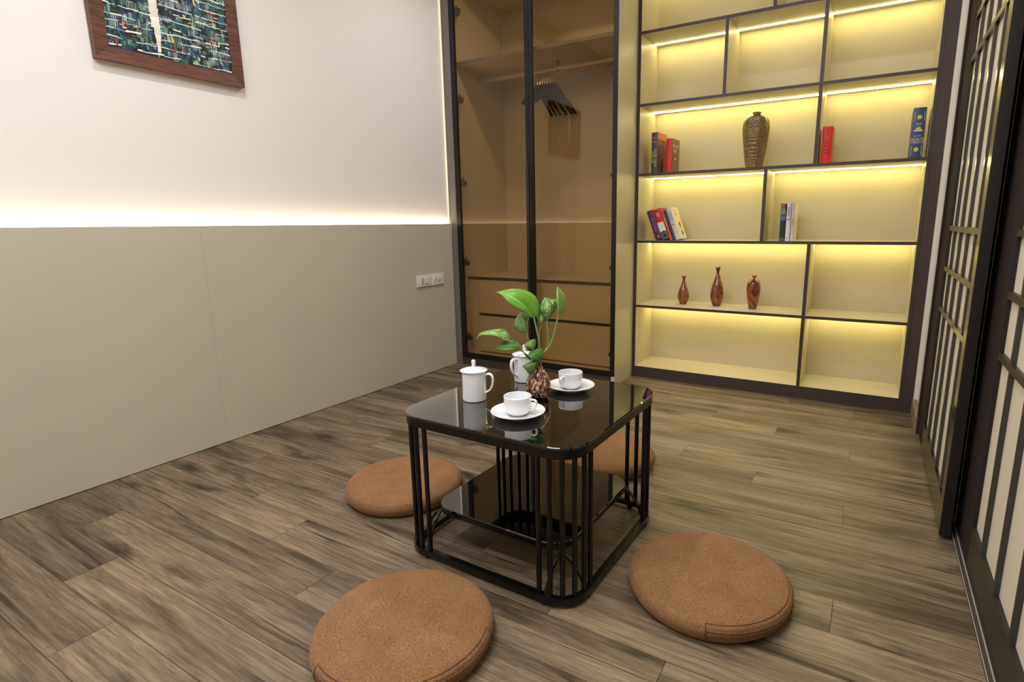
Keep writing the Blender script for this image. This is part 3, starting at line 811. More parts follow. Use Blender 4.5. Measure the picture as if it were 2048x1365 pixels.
# ------------------------------------------------------------------ vases on the bookcase
def mosaic_mat():
    m, nt, b = new_mat('mosaic_glaze'); L = nt.links.new
    tc = nt.nodes.new('ShaderNodeTexCoord')
    n = nt.nodes.new('ShaderNodeTexNoise'); mpv = nt.nodes.new('ShaderNodeMapping'); mpv.inputs['Scale'].default_value = (1, 1, 2.6); L(tc.outputs['Object'], mpv.inputs[0]); n.inputs['Scale'].default_value = 85; n.inputs['Detail'].default_value = 3; L(mpv.outputs[0], n.inputs[0])
    cr = nt.nodes.new('ShaderNodeValToRGB'); e = cr.color_ramp.elements
    e[0].position = 0.32; e[0].color = lin((58, 66, 52)); e[1].position = 0.68; e[1].color = lin((150, 138, 112))
    for p, c in ((0.42, (120, 92, 48)), (0.50, (140, 114, 62)), (0.57, (108, 116, 104)), (0.62, (142, 92, 60))):
        k = e.new(p); k.color = lin(c)
    L(n.outputs['Fac'], cr.inputs[0]); L(cr.outputs[0], b.inputs['Base Color'])
    b.inputs['Roughness'].default_value = 0.25; b.inputs['Metallic'].default_value = 0.35
    n2 = nt.nodes.new('ShaderNodeTexNoise'); n2.inputs['Scale'].default_value = 180; L(tc.outputs['Object'], n2.inputs[0])
    bp = nt.nodes.new('ShaderNodeBump'); bp.inputs['Strength'].default_value = 0.8; bp.inputs['Distance'].default_value = 0.002
    L(n2.outputs['Fac'], bp.inputs['Height']); L(bp.outputs[0], b.inputs['Normal'])
    return m
def smooth_prof(prof, n=5):
    return [(max(0.0, v.x), v.y) for v in bez([(r, z, 0) for r, z in prof], n)]
def ribbed_vase():
    H = 0.278; ctrl = [(0.039, 0), (0.046, 0.03), (0.055, 0.09), (0.063, 0.155), (0.066, 0.200), (0.062, 0.232), (0.046, 0.254), (0.026, 0.262), (0.0205, 0.266)]
    pts = bez([(r, z, 0) for r, z in ctrl], 14)
    out = [(0, 0.0), (0.037, 0.0)]
    for i, v in enumerate(pts):
        rib = 0.0011 * math.sin(v.y / 0.0062 * 2 * PI)
        out.append((v.x + (rib if v.y < 0.255 else 0), v.y))
    out += [(0.0200, 0.272), (0.0225, 0.277), (0.0205, 0.2785), (0.0165, 0.276), (0.0165, 0.255), (0, 0.255)]
    t = thing('vase', 'tall ribbed gold and grey mosaic vase alone in the middle of its shelf', 'vase', (1.7545, 0.095, S[3]))
    bm = NB(); lathe(bm, out, 72, wob=lambda a, k: 1 + (0.006 * math.sin(a * 28 + (k // 4) * 1.9) if 2 < k < 100 else 0))
    obj('vase_body', bm, mosaic_mat(), t, smooth=True, angle=1.2)
ribbed_vase()
def turned_wood(nm, seed):
    m, nt, b = new_mat(nm); L = nt.links.new
    tc = nt.nodes.new('ShaderNodeTexCoord'); mp = nt.nodes.new('ShaderNodeMapping'); mp.inputs['Location'].default_value = (seed, seed * 2, 0); mp.inputs['Scale'].default_value = (1, 1, 0.5)
    L(tc.outputs['Object'], mp.inputs[0])
    n = nt.nodes.new('ShaderNodeTexNoise'); n.inputs['Scale'].default_value = 26; n.inputs['Detail'].default_value = 4; n.inputs['Distortion'].default_value = 1.5; L(mp.outputs[0], n.inputs[0])
    cr = nt.nodes.new('ShaderNodeValToRGB'); e = cr.color_ramp.elements
    e[0].position = 0.36; e[0].color = lin((80, 38, 16)); e[1].position = 0.62; e[1].color = lin((156, 86, 38))
    L(n.outputs['Fac'], cr.inputs[0]); L(cr.outputs[0], b.inputs['Base Color'])
    b.inputs['Roughness'].default_value = 0.12; b.inputs['Coat Weight'].default_value = 0.6; b.inputs['Coat Roughness'].default_value = 0.05
    return m
def small_vase(label, x, y, ctrl, seed, lugs=False):
    t = thing('vase', label, 'vase', (x, y, S[5]), group=None)
    prof = [(0, 0), (ctrl[0][0] - 0.001, 0)] + smooth_prof(ctrl, 8)
    rt, zt = ctrl[-1]
    prof += [(rt - 0.002, zt + 0.001), (rt * 0.55, zt - 0.004), (rt * 0.4, zt - 0.02), (0, zt - 0.02)]
    bm = NB(); lathe(bm, prof, 48)
    mt = turned_wood('turned_wood%d' % seed, seed)
    obj('vase_body', bm, mt, t, smooth=True)
    if lugs:
        for s in (-1, 1):
            bm = NB(); tube(bm, bez([(s * 0.0105, 0, 0.1655), (s * 0.022, 0, 0.158), (s * 0.031, 0, 0.140), (s * 0.0345, 0, 0.118)], 6), 0.0017, 8)
            obj('lug_handle', bm, mt, t, smooth=True)
    return t
small_vase('small brown teardrop wooden vase, shortest of the three on the lower shelf', 1.392, 0.145, [(0.0175, 0.0), (0.028, 0.022), (0.0335, 0.045), (0.028, 0.078), (0.016, 0.112), (0.0080, 0.138), (0.0085, 0.152), (0.0140, 0.165)], 3)
small_vase('tallest slim brown wooden vase with long neck, middle of three on lower shelf', 1.585, 0.148, [(0.020, 0.0), (0.032, 0.028), (0.0375, 0.062), (0.031, 0.110), (0.019, 0.150), (0.0095, 0.182), (0.0085, 0.202), (0.0150, 0.222)], 9)
small_vase('brown wooden vase with broad shoulders and thin lug handles beside two teardrop vases', 1.786, 0.124, [(0.0200, 0.0), (0.0235, 0.015), (0.030, 0.050), (0.0355, 0.095), (0.036, 0.125), (0.029, 0.150), (0.0130, 0.166), (0.0080, 0.174), (0.0155, 0.186)], 14, lugs=True)

# ------------------------------------------------------------------ painting
PT = thing('painting', 'abstract painting of dark green, blue and white strokes in walnut frame', 'painting', (-0.0295, -1.8135, 1.484))
PW, PH, FW = 0.522, 0.40, 0.0445
bm = NB(); D = 0.0285
hw = PW / 2
def mitre(bm, a, b, c, d, dep):   # outer a-b, inner d-c in (y,z)
    vs = [bm.verts.new((0.0005, *q)) for q in (a, b, c, d)] + [bm.verts.new((dep, *q)) for q in (a, b)] + [bm.verts.new((dep - 0.006, *q)) for q in (c, d)]
    for f in ((0, 1, 2, 3), (4, 5, 6, 7), (0, 1, 5, 4), (1, 2, 6, 5), (2, 3, 7, 6), (3, 0, 4, 7)): bm.faces.new([vs[i] for i in f])
O = [(-hw, 0), (hw, 0), (hw, PH), (-hw, PH)]; I_ = [(-hw + FW, FW), (hw - FW, FW), (hw - FW, PH - FW), (-hw + FW, PH - FW)]
for i in range(4): mitre(bm, O[i], O[(i + 1) % 4], I_[(i + 1) % 4], I_[i], D)
obj('picture_frame', bm, M_walnut, PT)
def canvas():
    bm = NB(); lay = bm.loops.layers.float_color.new('paint')
    rnd = random.Random(5)
    W2, Z0, Z1 = hw - FW, FW, PH - FW
    def q(y0, z0, y1, z1, x, col, sk=0.0, ang=0.0):
        cy, cz = (y0 + y1) / 2, (z0 + z1) / 2
        pts = []
        for (y, z) in ((y0, z0), (y1, z0), (y1, z1), (y0, z1)):
            y += rnd.uniform(-1, 1) * abs(y1 - y0) * 0.12; z += rnd.uniform(-1, 1) * abs(z1 - z0) * 0.12
            dy, dz = y - cy, z - cz
            y2 = cy + dy * math.cos(ang) - dz * math.sin(ang); z2 = cz + dy * math.sin(ang) + dz * math.cos(ang)
            pts.append((x, max(-W2, min(W2, y2)), max(Z0, min(Z1, z2))))
        f = bm.faces.new([bm.verts.new(p) for p in pts])
        c = lin(col)
        for lp in f.loops: lp[lay] = c
    base = [(20, 26, 28), (28, 52, 50), (36, 74, 66), (18, 22, 34), (44, 88, 78), (26, 20, 26), (34, 44, 84), (40, 96, 84)]
    x = 0.0188
    q(-W2, Z0, W2, Z1, x, (22, 30, 32))
    # base blocks
    for r in range(12):
        z = Z0 + (Z1 - Z0) * r / 12
        y = -W2
        while y < W2:
            ww = rnd.uniform(0.008, 0.03); x += 0.0000015
            q(y, z, min(W2, y + ww), z + (Z1 - Z0) / 12, x, rnd.choice(base)); y += ww * 0.9
    # blurred colour dabs
    for _ in range(900):
        x += 0.0000015
        y = rnd.uniform(-W2, W2); z = rnd.uniform(Z0, Z1)
        c = rnd.choice(base + [(30, 46, 96), (52, 70, 130), (62, 104, 96), (24, 24, 24), (60, 24, 28), (104, 136, 128), (150, 170, 160), (84, 120, 108)])
        q(y, z, y + rnd.uniform(0.003, 0.014), z + rnd.uniform(0.006, 0.03), x, c, ang=rnd.uniform(-0.15, 0.15))
    # thin white combs (vertical scratches)
    for _ in range(80):
        y = rnd.uniform(-W2, W2 - 0.03); z = rnd.uniform(Z0, Z1 - 0.03); n = rnd.randint(3, 7); hh = rnd.uniform(0.012, 0.03)
        for k in range(n):
            x += 0.0000015; yy = y + k * 0.0055
            q(yy, z + rnd.uniform(0, 0.004), yy + rnd.uniform(0.0007, 0.0018), z + hh, x, rnd.choice([(214, 220, 212), (180, 196, 190), (140, 160, 170)]))
    # horizontal white bands, broken
    for r in range(12):
        z = Z0 + 0.010 + (Z1 - Z0) * r / 12 + rnd.uniform(-0.006, 0.006); y = -W2
        while y < W2:
            l = rnd.uniform(0.012, 0.05); x += 0.0000015
            if rnd.random() < 0.72: q(y, z, min(W2, y + l), z + rnd.uniform(0.0015, 0.0055), x, rnd.choice([(226, 228, 218), (206, 216, 208), (190, 208, 200)]), ang=rnd.uniform(-0.12, 0.12))
            y += l * 0.9; z += rnd.uniform(-0.002, 0.002)
    # broad white vertical stroke
    z = Z0 + 0.02
    while z < Z1 - 0.01:
        x += 0.0000015; w0 = 0.010 + 0.014 * min(1.0, (z - Z0) / 0.12)
        q(-0.052 - w0 / 2 - (0.0 if z < Z0 + 0.1 else 0.006), z, -0.052 + w0 / 2, z + 0.02, x, rnd.choice([(224, 218, 208), (232, 228, 220), (214, 206, 198)])); z += 0.012
    # accents
    for _ in range(38):
        x += 0.0000015; y = rnd.uniform(-W2, W2); z = rnd.uniform(Z0, Z1)
        c = rnd.choice([(176, 44, 34), (150, 34, 34), (216, 190, 110), (44, 64, 130), (60, 84, 140), (206, 136, 80), (220, 206, 156)])
        if rnd.random() < 0.5: q(y, z, y + 0.006, z + rnd.uniform(0.01, 0.022), x, c, ang=0.2)
        else: q(y, z, y + rnd.uniform(0.01, 0.02), z + 0.005, x, c)
    for f in bm.faces:
        if f.normal.x < 0: f.normal_flip()
    me = bpy.data.meshes.new('canvas'); bm.to_mesh(me); bm.free()
    m, nt, b = new_mat('oil_paint')
    at = nt.nodes.new('ShaderNodeAttribute'); at.attribute_name = 'paint'
    nt.links.new(at.outputs['Color'], b.inputs['Base Color']); b.inputs['Roughness'].default_value = 0.4
    tc = nt.nodes.new('ShaderNodeTexCoord'); n = nt.nodes.new('ShaderNodeTexNoise'); n.inputs['Scale'].default_value = 150; nt.links.new(tc.outputs['Object'], n.inputs[0])
    bp = nt.nodes.new('ShaderNodeBump'); bp.inputs['Strength'].default_value = 0.5; bp.inputs['Distance'].default_value = 0.002
    nt.links.new(n.outputs['Fac'], bp.inputs['Height']); nt.links.new(bp.outputs[0], b.inputs['Normal'])
    me.materials.append(m)
    o = bpy.data.objects.new('canvas', me); C.objects.link(o); o.parent = PT
    bm = NB(); box(bm, 0.0010, 0.0180, -W2 - 0.004, W2 + 0.004, Z0 - 0.004, Z1 + 0.004); obj('backing_board', bm, M_black, PT)
canvas()

# ------------------------------------------------------------------ wall plates
def plate(name, label, cat, y0, y1, z0=0.5465, z1=0.6140):
    t = thing(name, label, cat, (0.0003, (y0 + y1) / 2, z0))
    bm = NB(); hw_ = (y1 - y0) / 2
    box(bm, 0.0, 0.009, -hw_, hw_, 0.0, z1 - z0, bev=0.002)
    obj('face_plate', bm, M_plastic, t, smooth=True)
    return t
t = plate('light_switch', 'white rectangular switch plate with one rocker, left of the socket plate', 'light switch', -0.606, -0.4865)
bm = NB(); box(bm, 0.009, 0.0125, -0.026, -0.006, 0.016, 0.052, bev=0.001); obj('rocker', bm, M_plgrey, t)
bm = NB(); box(bm, 0.009, 0.0120, 0.006, 0.028, 0.014, 0.054, bev=0.001); obj('blank_module', bm, M_plastic, t)
bm = NB(); box(bm, 0.0118, 0.0126, 0.008, 0.024, 0.015, 0.018); obj('indicator_slot', bm, M_black, t)
t = plate('power_outlet', 'white power outlet plate with two sockets, right beside the wardrobe frame', 'power outlet', -0.4825, -0.366)
for cy in (-0.020, 0.016):
    bm = NB()
    lathe(bm, [(0, 0), (0.0145, 0), (0.0145, 0.0012), (0.0125, 0.0016), (0, 0.0016)], 28); bm.transform(Matrix.Translation((0.0089, cy, 0.034)) @ Matrix.Rotation(PI / 2, 4, 'Y'))
    so = obj('socket', bm, M_plastic, t, smooth=True)
    bm = NB()
    box(bm, 0.0103, 0.0112, cy - 0.009, cy - 0.005, 0.038, 0.045); box(bm, 0.0103, 0.0112, cy - 0.009, cy - 0.005, 0.023, 0.030)
    box(bm, 0.0103, 0.0112, cy + 0.003, cy + 0.0075, 0.031, 0.037)
    obj('socket_slot', bm, M_black, so)

# ------------------------------------------------------------------ table
TX, TY, TR = 1.530, -1.758, -0.0148
TB = thing('coffee_table', 'low square black glass-topped table with rounded corners and vertical metal bars', 'table', (TX, TY, 0), TR)
ZT = 0.414
bm = NB(); slab(bm, [(0.2765, ZT - 0.0090), (0.2785, ZT - 0.0075), (0.2790, ZT - 0.0045), (0.2785, ZT - 0.0015), (0.2768, ZT)], 0.076, n=14)
obj('tabletop', bm, M_blackglass, TB, smooth=True, angle=0.5)
bm = NB()
ringband(bm, 0.2760, 0.262, ZT - 0.0300, ZT - 0.0092, 0.0735, n=14)
es = [e for e in bm.edges if len(e.link_faces) == 2 and e.calc_face_angle(0) > 1.2]
bmesh.ops.bevel(bm, geom=es, offset=0.005, segments=3, profile=0.5, affect='EDGES')
obj('top_rim', bm, M_bkmetal, TB, smooth=True)
bm = NB()
ringband(bm, 0.2770, 0.2610, 0.010, 0.027, 0.0745, n=14)
es = [e for e in bm.edges if len(e.link_faces) == 2 and e.calc_face_angle(0) > 1.2]
bmesh.ops.bevel(bm, geom=es, offset=0.005, segments=3, profile=0.5, affect='EDGES')
obj('base_ring', bm, M_bkmetal, TB, smooth=True)
hb, rb = 0.2690, 0.0700
for (sx, sy) in ((1, 1), (-1, 1), (-1, -1), (1, -1)):
    for (da) in range(6):
        # six uprights follow the rounded corner
        L_ = 0.022
        path = []
        arc = rb * PI / 2; tot = arc + 2 * L_
        s = da / 5 * tot - L_
        if s < 0: px, py = hb, (hb - rb) + s
        elif s > arc: px, py = (hb - rb) - (s - arc), hb
        else: a = s / rb; px, py = hb - rb + rb * math.cos(a), hb - rb + rb * math.sin(a)
        bm = NB(); tube(bm, [(sx * px, sy * py, 0.0265), (sx * px, sy * py, ZT - 0.0290)], 0.0066, 12)
        obj('upright_bar', bm, M_bkmetal, TB, smooth=True)
ZS = 0.129
bm = NB(); slab(bm, [(0.2155, ZS - 0.0070), (0.2170, ZS - 0.0055), (0.2175, ZS - 0.0030), (0.2160, ZS)], 0.068, n=14)
sh = obj('lower_shelf', bm, M_blackglass, TB, smooth=True, angle=0.5)
bm = NB(); ringband(bm, 0.2160, 0.205, ZS - 0.0200, ZS - 0.0072, 0.066, n=14)
es = [e for e in bm.edges if len(e.link_faces) == 2 and e.calc_face_angle(0) > 1.2]
bmesh.ops.bevel(bm, geom=es, offset=0.004, segments=3, profile=0.5, affect='EDGES')
obj('shelf_rim', bm, M_bkmetal, sh, smooth=True)
for (sx, sy) in ((1, 1), (-1, 1), (-1, -1), (1, -1)):
    for (ex, ey) in ((0.262, 0.190), (0.190, 0.262)):
        bm = NB()
        c0 = 0.1880
        tube(bm, bez([(sx * (c0 - 0.01), sy * (c0 - 0.01), ZS - 0.018), (sx * (c0 + 0.010), sy * (c0 + 0.010), ZS - 0.024), (sx * (c0 + ex) / 2 * 1.03, sy * (c0 + ey) / 2 * 1.03, 0.078), (sx * ex, sy * ey, 0.0255)], 7), 0.0042, 10)
        obj('shelf_brace', bm, M_bkmetal, TB, smooth=True)
for (x, y) in ((0.19, 0.268), (-0.19, 0.268), (0.19, -0.268), (-0.19, -0.268), (0.268, 0.19), (0.268, -0.19), (-0.268, 0.19), (-0.268, -0.19)):
    bm = NB(); lathe(bm, [(0, 0.0), (0.008, 0.0), (0.009, 0.002), (0.009, 0.0105), (0, 0.0105)], 16, x, y)
    obj('foot', bm, M_black, TB, smooth=True)

# ------------------------------------------------------------------ cushions
M_cush = cushion_mat()
M_seam = mat('seam_thread', (74, 40, 22), 0.8)
def make_cushion():
    R, H = 0.1965, 0.056
    t = thing('floor_cushion', 'x', 'cushion', (0, 0, 0), group='round brown floor cushions around the table')
    ctrl = [(0.150, 0.0), (0.178, 0.002), (0.190, 0.010), (0.1965, 0.028), (0.1925, 0.043), (0.1840, 0.0500), (0.165, 0.0545), (0.11, 0.0575), (0.05, 0.0585)]
    prof = [(0, 0)] + smooth_prof(ctrl, 5) + [(0, 0.0587)]
    bm = NB()
    lathe(bm, prof, 120, wob=lambda a, k: 1 + 0.0035 * math.sin(3 * a + 1.0) + 0.002 * math.sin(7 * a) + (0.0035 * math.sin((k - 12) * 1.5) if (12 < k < 26 and 0.0 < (a % (2 * PI)) < 2.3) else 0))
    obj('cushion_cover', bm, M_cush, t, smooth=True, angle=1.5)
    # top seam and zipped side panel
    bm = NB(); pts = []
    n = 90
    def rr(a): return 1 + 0.0035 * math.sin(3 * a + 1.0) + 0.002 * math.sin(7 * a)
    pts = [(0.1865 * rr(a) * math.cos(a), 0.1865 * rr(a) * math.sin(a), 0.0488) for a in [2.3 * i / n for i in range(n + 1)]]
    tube(bm, pts, 0.0010, 6)
    obj('top_seam', bm, M_seam, t, smooth=True)
    for zs, r_ in ((0.036, 0.1968), (0.024, 0.1972)):
        bm = NB(); pts = [(r_ * rr(a) * math.cos(a), r_ * rr(a) * math.sin(a), zs) for a in [2.3 * i / 40 for i in range(41)]]
        tube(bm, pts, 0.0008, 6); obj('side_seam', bm, M_seam, t, smooth=True)
    for a in (0.0, 2.3):
        bm = NB(); pts = [(r_ * rr(a) * math.cos(a), r_ * rr(a) * math.sin(a), z) for r_, z in ((0.1862, 0.0488), (0.1932, 0.0425), (0.1975, 0.028), (0.1915, 0.010))]
        tube(bm, bez(pts, 5), 0.0009, 6); obj('panel_seam', bm, M_seam, t, smooth=True)
    return t
cu = make_cushion()
spots = [(1.507, -2.286, -1.9, 'round brown floor cushion nearest the camera, cut by the bottom edge'),
         (2.049, -1.783, -1.35, 'round brown floor cushion on the open floor by the sliding doors'),
         (0.997, -1.765, 0.5, 'round brown floor cushion between the table and the beige wall panel'),
         (1.497, -1.205, -0.6, 'round brown floor cushion half hidden behind the table bars')]
for i, (x, y, rz, lab) in enumerate(spots):
    if i == 0: cu.location = (x, y, 0.0002); cu.rotation_euler = (0, 0, rz); cu['label'] = lab
    else: dup(cu, (x, y, 0.0002), rz, lab)

# ------------------------------------------------------------------ mugs, cups, saucers
RV = Vector((0.863, 0.505, 0)); FV = Vector((0.505, -0.863, 0))
def ang(v): return math.atan2(v.y, v.x)
ZC = ZT + 0.0002
def make_mug():
    t = thing('lidded_mug', 'x', 'mug', (0, 0, 0), group=None)
    R = 0.0343
    prof = [(0, 0.001), (R - 0.006, 0.001), (R - 0.004, 0.0), (R - 0.0008, 0.0018), (R, 0.006), (R, 0.080), (R + 0.0004, 0.0850), (R - 0.0016, 0.0860), (R - 0.003, 0.084), (R - 0.0032, 0.007), (0, 0.006)]
    bm = NB(); lathe(bm, prof, 64); obj('mug_body', bm, M_china, t, smooth=True)
    bm = NB()
    pts = [(R - 0.001, 0, 0.0745), (R + 0.011, 0, 0.0785), (R + 0.0205, 0, 0.071), (R + 0.0215, 0, 0.052), (R + 0.014, 0, 0.033), (R - 0.001, 0, 0.0215)]
    tube(bm, bez(pts, 7), 0.0034, 12, r2=1.7, up=Vector((0, 1, 0)))
    obj('handle', bm, M_china, t, smooth=True)
    bm = NB()
    prof = [(0, 0.0862), (R - 0.004, 0.0862), (R + 0.0046, 0.0870), (R + 0.0052, 0.0882), (R + 0.003, 0.0898), (R - 0.010, 0.0935), (0.014, 0.0958), (0.0062, 0.0972), (0.0052, 0.1010), (0.0058, 0.1085), (0.0062, 0.1130), (0.0050, 0.1168), (0.0028, 0.1182), (0, 0.1185)]
    lathe(bm, prof, 64); obj('lid', bm, M_china, t, smooth=True)
    return t
mg = make_mug()
mg.location = (1.3766, -1.8388, ZC); mg.rotation_euler = (0, 0, ang(RV * 0.97 + FV * 0.2)); mg['label'] = 'white lidded porcelain mug at the left, handle pointing right'
dup(mg, (1.3985, -1.6035, ZC), ang(-RV * 0.72 + FV * 0.69), 'white lidded porcelain mug partly hidden behind the plant and vase')
def make_saucer():
    t = thing('saucer', 'x', 'saucer', (0, 0, 0), group=None)
    R = 0.0720
    prof = [(0, 0.0022), (0.026, 0.0022), (0.0275, 0.0), (0.0330, 0.0), (0.0345, 0.0022), (0.052, 0.0075), (R - 0.002, 0.0148), (R, 0.0162), (R - 0.001, 0.0172), (0.055, 0.0112), (0.040, 0.0066), (0.026, 0.0052), (0.0245, 0.0042), (0, 0.0042)]
    bm = NB(); lathe(bm, prof, 72); obj('saucer_dish', bm, M_china, t, smooth=True)
    return t
sa = make_saucer(); sa.location = (1.5635, -1.8960, ZC); sa['label'] = 'white saucer under the nearer coffee cup'
dup(sa, (1.5750, -1.6190, ZC), 0.5, 'white saucer under the farther cup, right of the plant')
def make_cup():
    t = thing('coffee_cup', 'x', 'cup', (0, 0, 0), group=None)
    R = 0.0368
    prof = [(0, 0.0015), (0.0185, 0.0015), (0.0195, 0.0), (0.0215, 0.0), (0.0228, 0.0022), (0.0290, 0.0062), (0.0338, 0.0130), (0.0360, 0.0230), (0.0366, 0.0350), (R, 0.0502), (R - 0.0008, 0.0512), (R - 0.0022, 0.0505), (0.0340, 0.0350), (0.0332, 0.0230), (0.0300, 0.0130), (0.022, 0.0070), (0, 0.0052)]
    bm = NB(); lathe(bm, prof, 64); obj('cup_bowl', bm, M_china, t, smooth=True)
    bm = NB()
    pts = [(R - 0.0012, 0, 0.0430), (R + 0.010, 0, 0.0438), (R + 0.0165, 0, 0.0375), (R + 0.0135, 0, 0.0250), (R + 0.004, 0, 0.0165), (R - 0.0035, 0, 0.0165)]
    tube(bm, bez(pts, 7), 0.0024, 12, r2=1.9, up=Vector((0, 1, 0)))
    obj('handle', bm, M_china, t, smooth=True)
    return t
cp = make_cup(); cp.location = (1.5620, -1.8945, ZC + 0.0043); cp.rotation_euler = (0, 0, ang(RV * 0.93 + FV * 0.36)); cp['label'] = 'white coffee cup on the nearer saucer, handle to the right'
dup(cp, (1.5738, -1.6195, ZC + 0.0043), ang(-RV * 0.60 + FV * 0.80), 'white coffee cup on the farther saucer, handle towards the camera')

# ------------------------------------------------------------------ small vase with pothos
def drip_mat():
    m, nt, b = new_mat('drip_glaze'); L = nt.links.new
    tc = nt.nodes.new('ShaderNodeTexCoord')
    mp = nt.nodes.new('ShaderNodeMapping'); mp.inputs['Scale'].default_value = (1, 1, 0.42); L(tc.outputs['Object'], mp.inputs[0])
    n = nt.nodes.new('ShaderNodeTexNoise'); n.inputs['Scale'].default_value = 210; n.inputs['Detail'].default_value = 3; L(mp.outputs[0], n.inputs[0])
    cr = nt.nodes.new('ShaderNodeValToRGB'); e = cr.color_ramp.elements
    e[0].position = 0.38; e[0].color = lin((58, 34, 20)); e[1].position = 0.63; e[1].color = lin((222, 208, 184))
    k = e.new(0.49); k.color = lin((132, 76, 44)); k = e.new(0.56); k.color = lin((176, 142, 104))
    L(n.outputs['Fac'], cr.inputs[0])
    n2 = nt.nodes.new('ShaderNodeTexNoise'); n2.inputs['Scale'].default_value = 34; L(mp.outputs[0], n2.inputs[0])
    cr2 = nt.nodes.new('ShaderNodeValToRGB'); cr2.color_ramp.elements[0].position = 0.42; cr2.color_ramp.elements[1].position = 0.6
    cr2.color_ramp.elements[0].color = lin((168, 110, 84)); cr2.color_ramp.elements[1].color = (1, 1, 1, 1)
    L(n2.outputs['Fac'], cr2.inputs[0])
    mx = nt.nodes.new('ShaderNodeMix'); mx.data_type = 'RGBA'; mx.blend_type = 'MULTIPLY'; mx.inputs[0].default_value = 0.9
    L(cr.outputs[0], mx.inputs[6]); L(cr2.outputs[0], mx.inputs[7])
    # black foot with pointed drips: height compared with an angular zig-zag
    sx = nt.nodes.new('ShaderNodeSeparateXYZ'); L(tc.outputs['Object'], sx.inputs[0])
    at = nt.nodes.new('ShaderNodeMath'); at.operation = 'ARCTAN2'; L(sx.outputs[1], at.inputs[0]); L(sx.outputs[0], at.inputs[1])
    ml = nt.nodes.new('ShaderNodeMath'); ml.operation = 'MULTIPLY'; ml.inputs[1].default_value = 4.0; L(at.outputs[0], ml.inputs[0])
    sn = nt.nodes.new('ShaderNodeMath'); sn.operation = 'SINE'; L(ml.outputs[0], sn.inputs[0])
    ma = nt.nodes.new('ShaderNodeMath'); ma.operation = 'MULTIPLY_ADD'; ma.inputs[1].default_value = 0.013; ma.inputs[2].default_value = 0.012; L(sn.outputs[0], ma.inputs[0])
    gt = nt.nodes.new('ShaderNodeMath'); gt.operation = 'LESS_THAN'; L(sx.outputs[2], gt.inputs[0]); L(ma.outputs[0], gt.inputs[1])
    mx2 = nt.nodes.new('ShaderNodeMix'); mx2.data_type = 'RGBA'; L(gt.outputs[0], mx2.inputs[0]); L(mx.outputs[2], mx2.inputs[6]); mx2.inputs[7].default_value = lin((10, 9, 9))
    L(mx2.outputs[2], b.inputs['Base Color'])
    b.inputs['Roughness'].default_value = 0.16; b.inputs['Coat Weight'].default_value = 0.5
    bp = nt.nodes.new('ShaderNodeBump'); bp.inputs['Strength'].default_value = 0.4; bp.inputs['Distance'].default_value = 0.001
    L(n.outputs['Fac'], bp.inputs['Height']); L(bp.outputs[0], b.inputs['Normal'])
    return m
VX, VY = 1.5309, -1.7380
t = thing('vase', 'small brown drip-glazed vase with black foot holding the plant on the table', 'vase', (VX, VY, ZC))
bm = NB()
ctrl = [(0.0215, 0.0), (0.0300, 0.012), (0.0355, 0.030), (0.0352, 0.046), (0.0280, 0.067), (0.0160, 0.086), (0.0102, 0.097), (0.0105, 0.1045), (0.0125, 0.109)]
prof = [(0, 0), (0.0205, 0)] + smooth_prof(ctrl, 6) + [(0.0108, 0.1085), (0.0080, 0.098), (0.0078, 0.085), (0, 0.080)]
lathe(bm, prof, 48, wob=lambda a, k: 1 + 0.008 * math.sin(2 * a + 0.6))
obj('vase_body', bm, drip_mat(), t, smooth=True)

def leaf_mat(nm, dark, light, amount, seed):
    m, nt, b = new_mat(nm); L = nt.links.new
    tc = nt.nodes.new('ShaderNodeTexCoord'); mp = nt.nodes.new('ShaderNodeMapping'); mp.inputs['Location'].default_value = (seed, 0, 0); L(tc.outputs['UV'], mp.inputs[0])
    mp.inputs['Scale'].default_value = (3.0, 14, 1)
    n = nt.nodes.new('ShaderNodeTexNoise'); n.inputs['Scale'].default_value = 1.5; n.inputs['Detail'].default_value = 6; n.inputs['Roughness'].default_value = 0.7; L(mp.outputs[0], n.inputs[0])
    cr = nt.nodes.new('ShaderNodeValToRGB'); e = cr.color_ramp.elements
    e[0].position = amount; e[0].color = lin(dark); e[1].position = min(0.99, amount + 0.08); e[1].color = lin(light)
    L(n.outputs['Fac'], cr.inputs[0])
    # paler midrib
    sx = nt.nodes.new('ShaderNodeSeparateXYZ'); L(tc.outputs['UV'], sx.inputs[0])
    sb = nt.nodes.new('ShaderNodeMath'); sb.operation = 'SUBTRACT'; sb.inputs[1].default_value = 0.5; L(sx.outputs[1], sb.inputs[0])
    ab = nt.nodes.new('ShaderNodeMath'); ab.operation = 'ABSOLUTE'; L(sb.outputs[0], ab.inputs[0])
    ls = nt.nodes.new('ShaderNodeMath'); ls.operation = 'LESS_THAN'; ls.inputs[1].default_value = 0.018; L(ab.outputs[0], ls.inputs[0])
    mx = nt.nodes.new('ShaderNodeMix'); mx.data_type = 'RGBA'; L(ls.outputs[0], mx.inputs[0]); L(cr.outputs[0], mx.inputs[6])
    mx.inputs[7].default_value = lin([min(255, v * 1.35 + 18) for v in dark])
    L(mx.outputs[2], b.inputs['Base Color'])
    b.inputs['Roughness'].default_value = 0.32
    tl = nt.nodes.new('ShaderNodeBsdfTranslucent'); L(mx.outputs[2], tl.inputs[0])
    ms = nt.nodes.new('ShaderNodeMixShader'); ms.inputs[0].default_value = 0.22
    L(b.outputs[0], ms.inputs[1]); L(tl.outputs[0], ms.inputs[2]); L(ms.outputs[0], nt.nodes['Material Output'].inputs['Surface'])
    return m
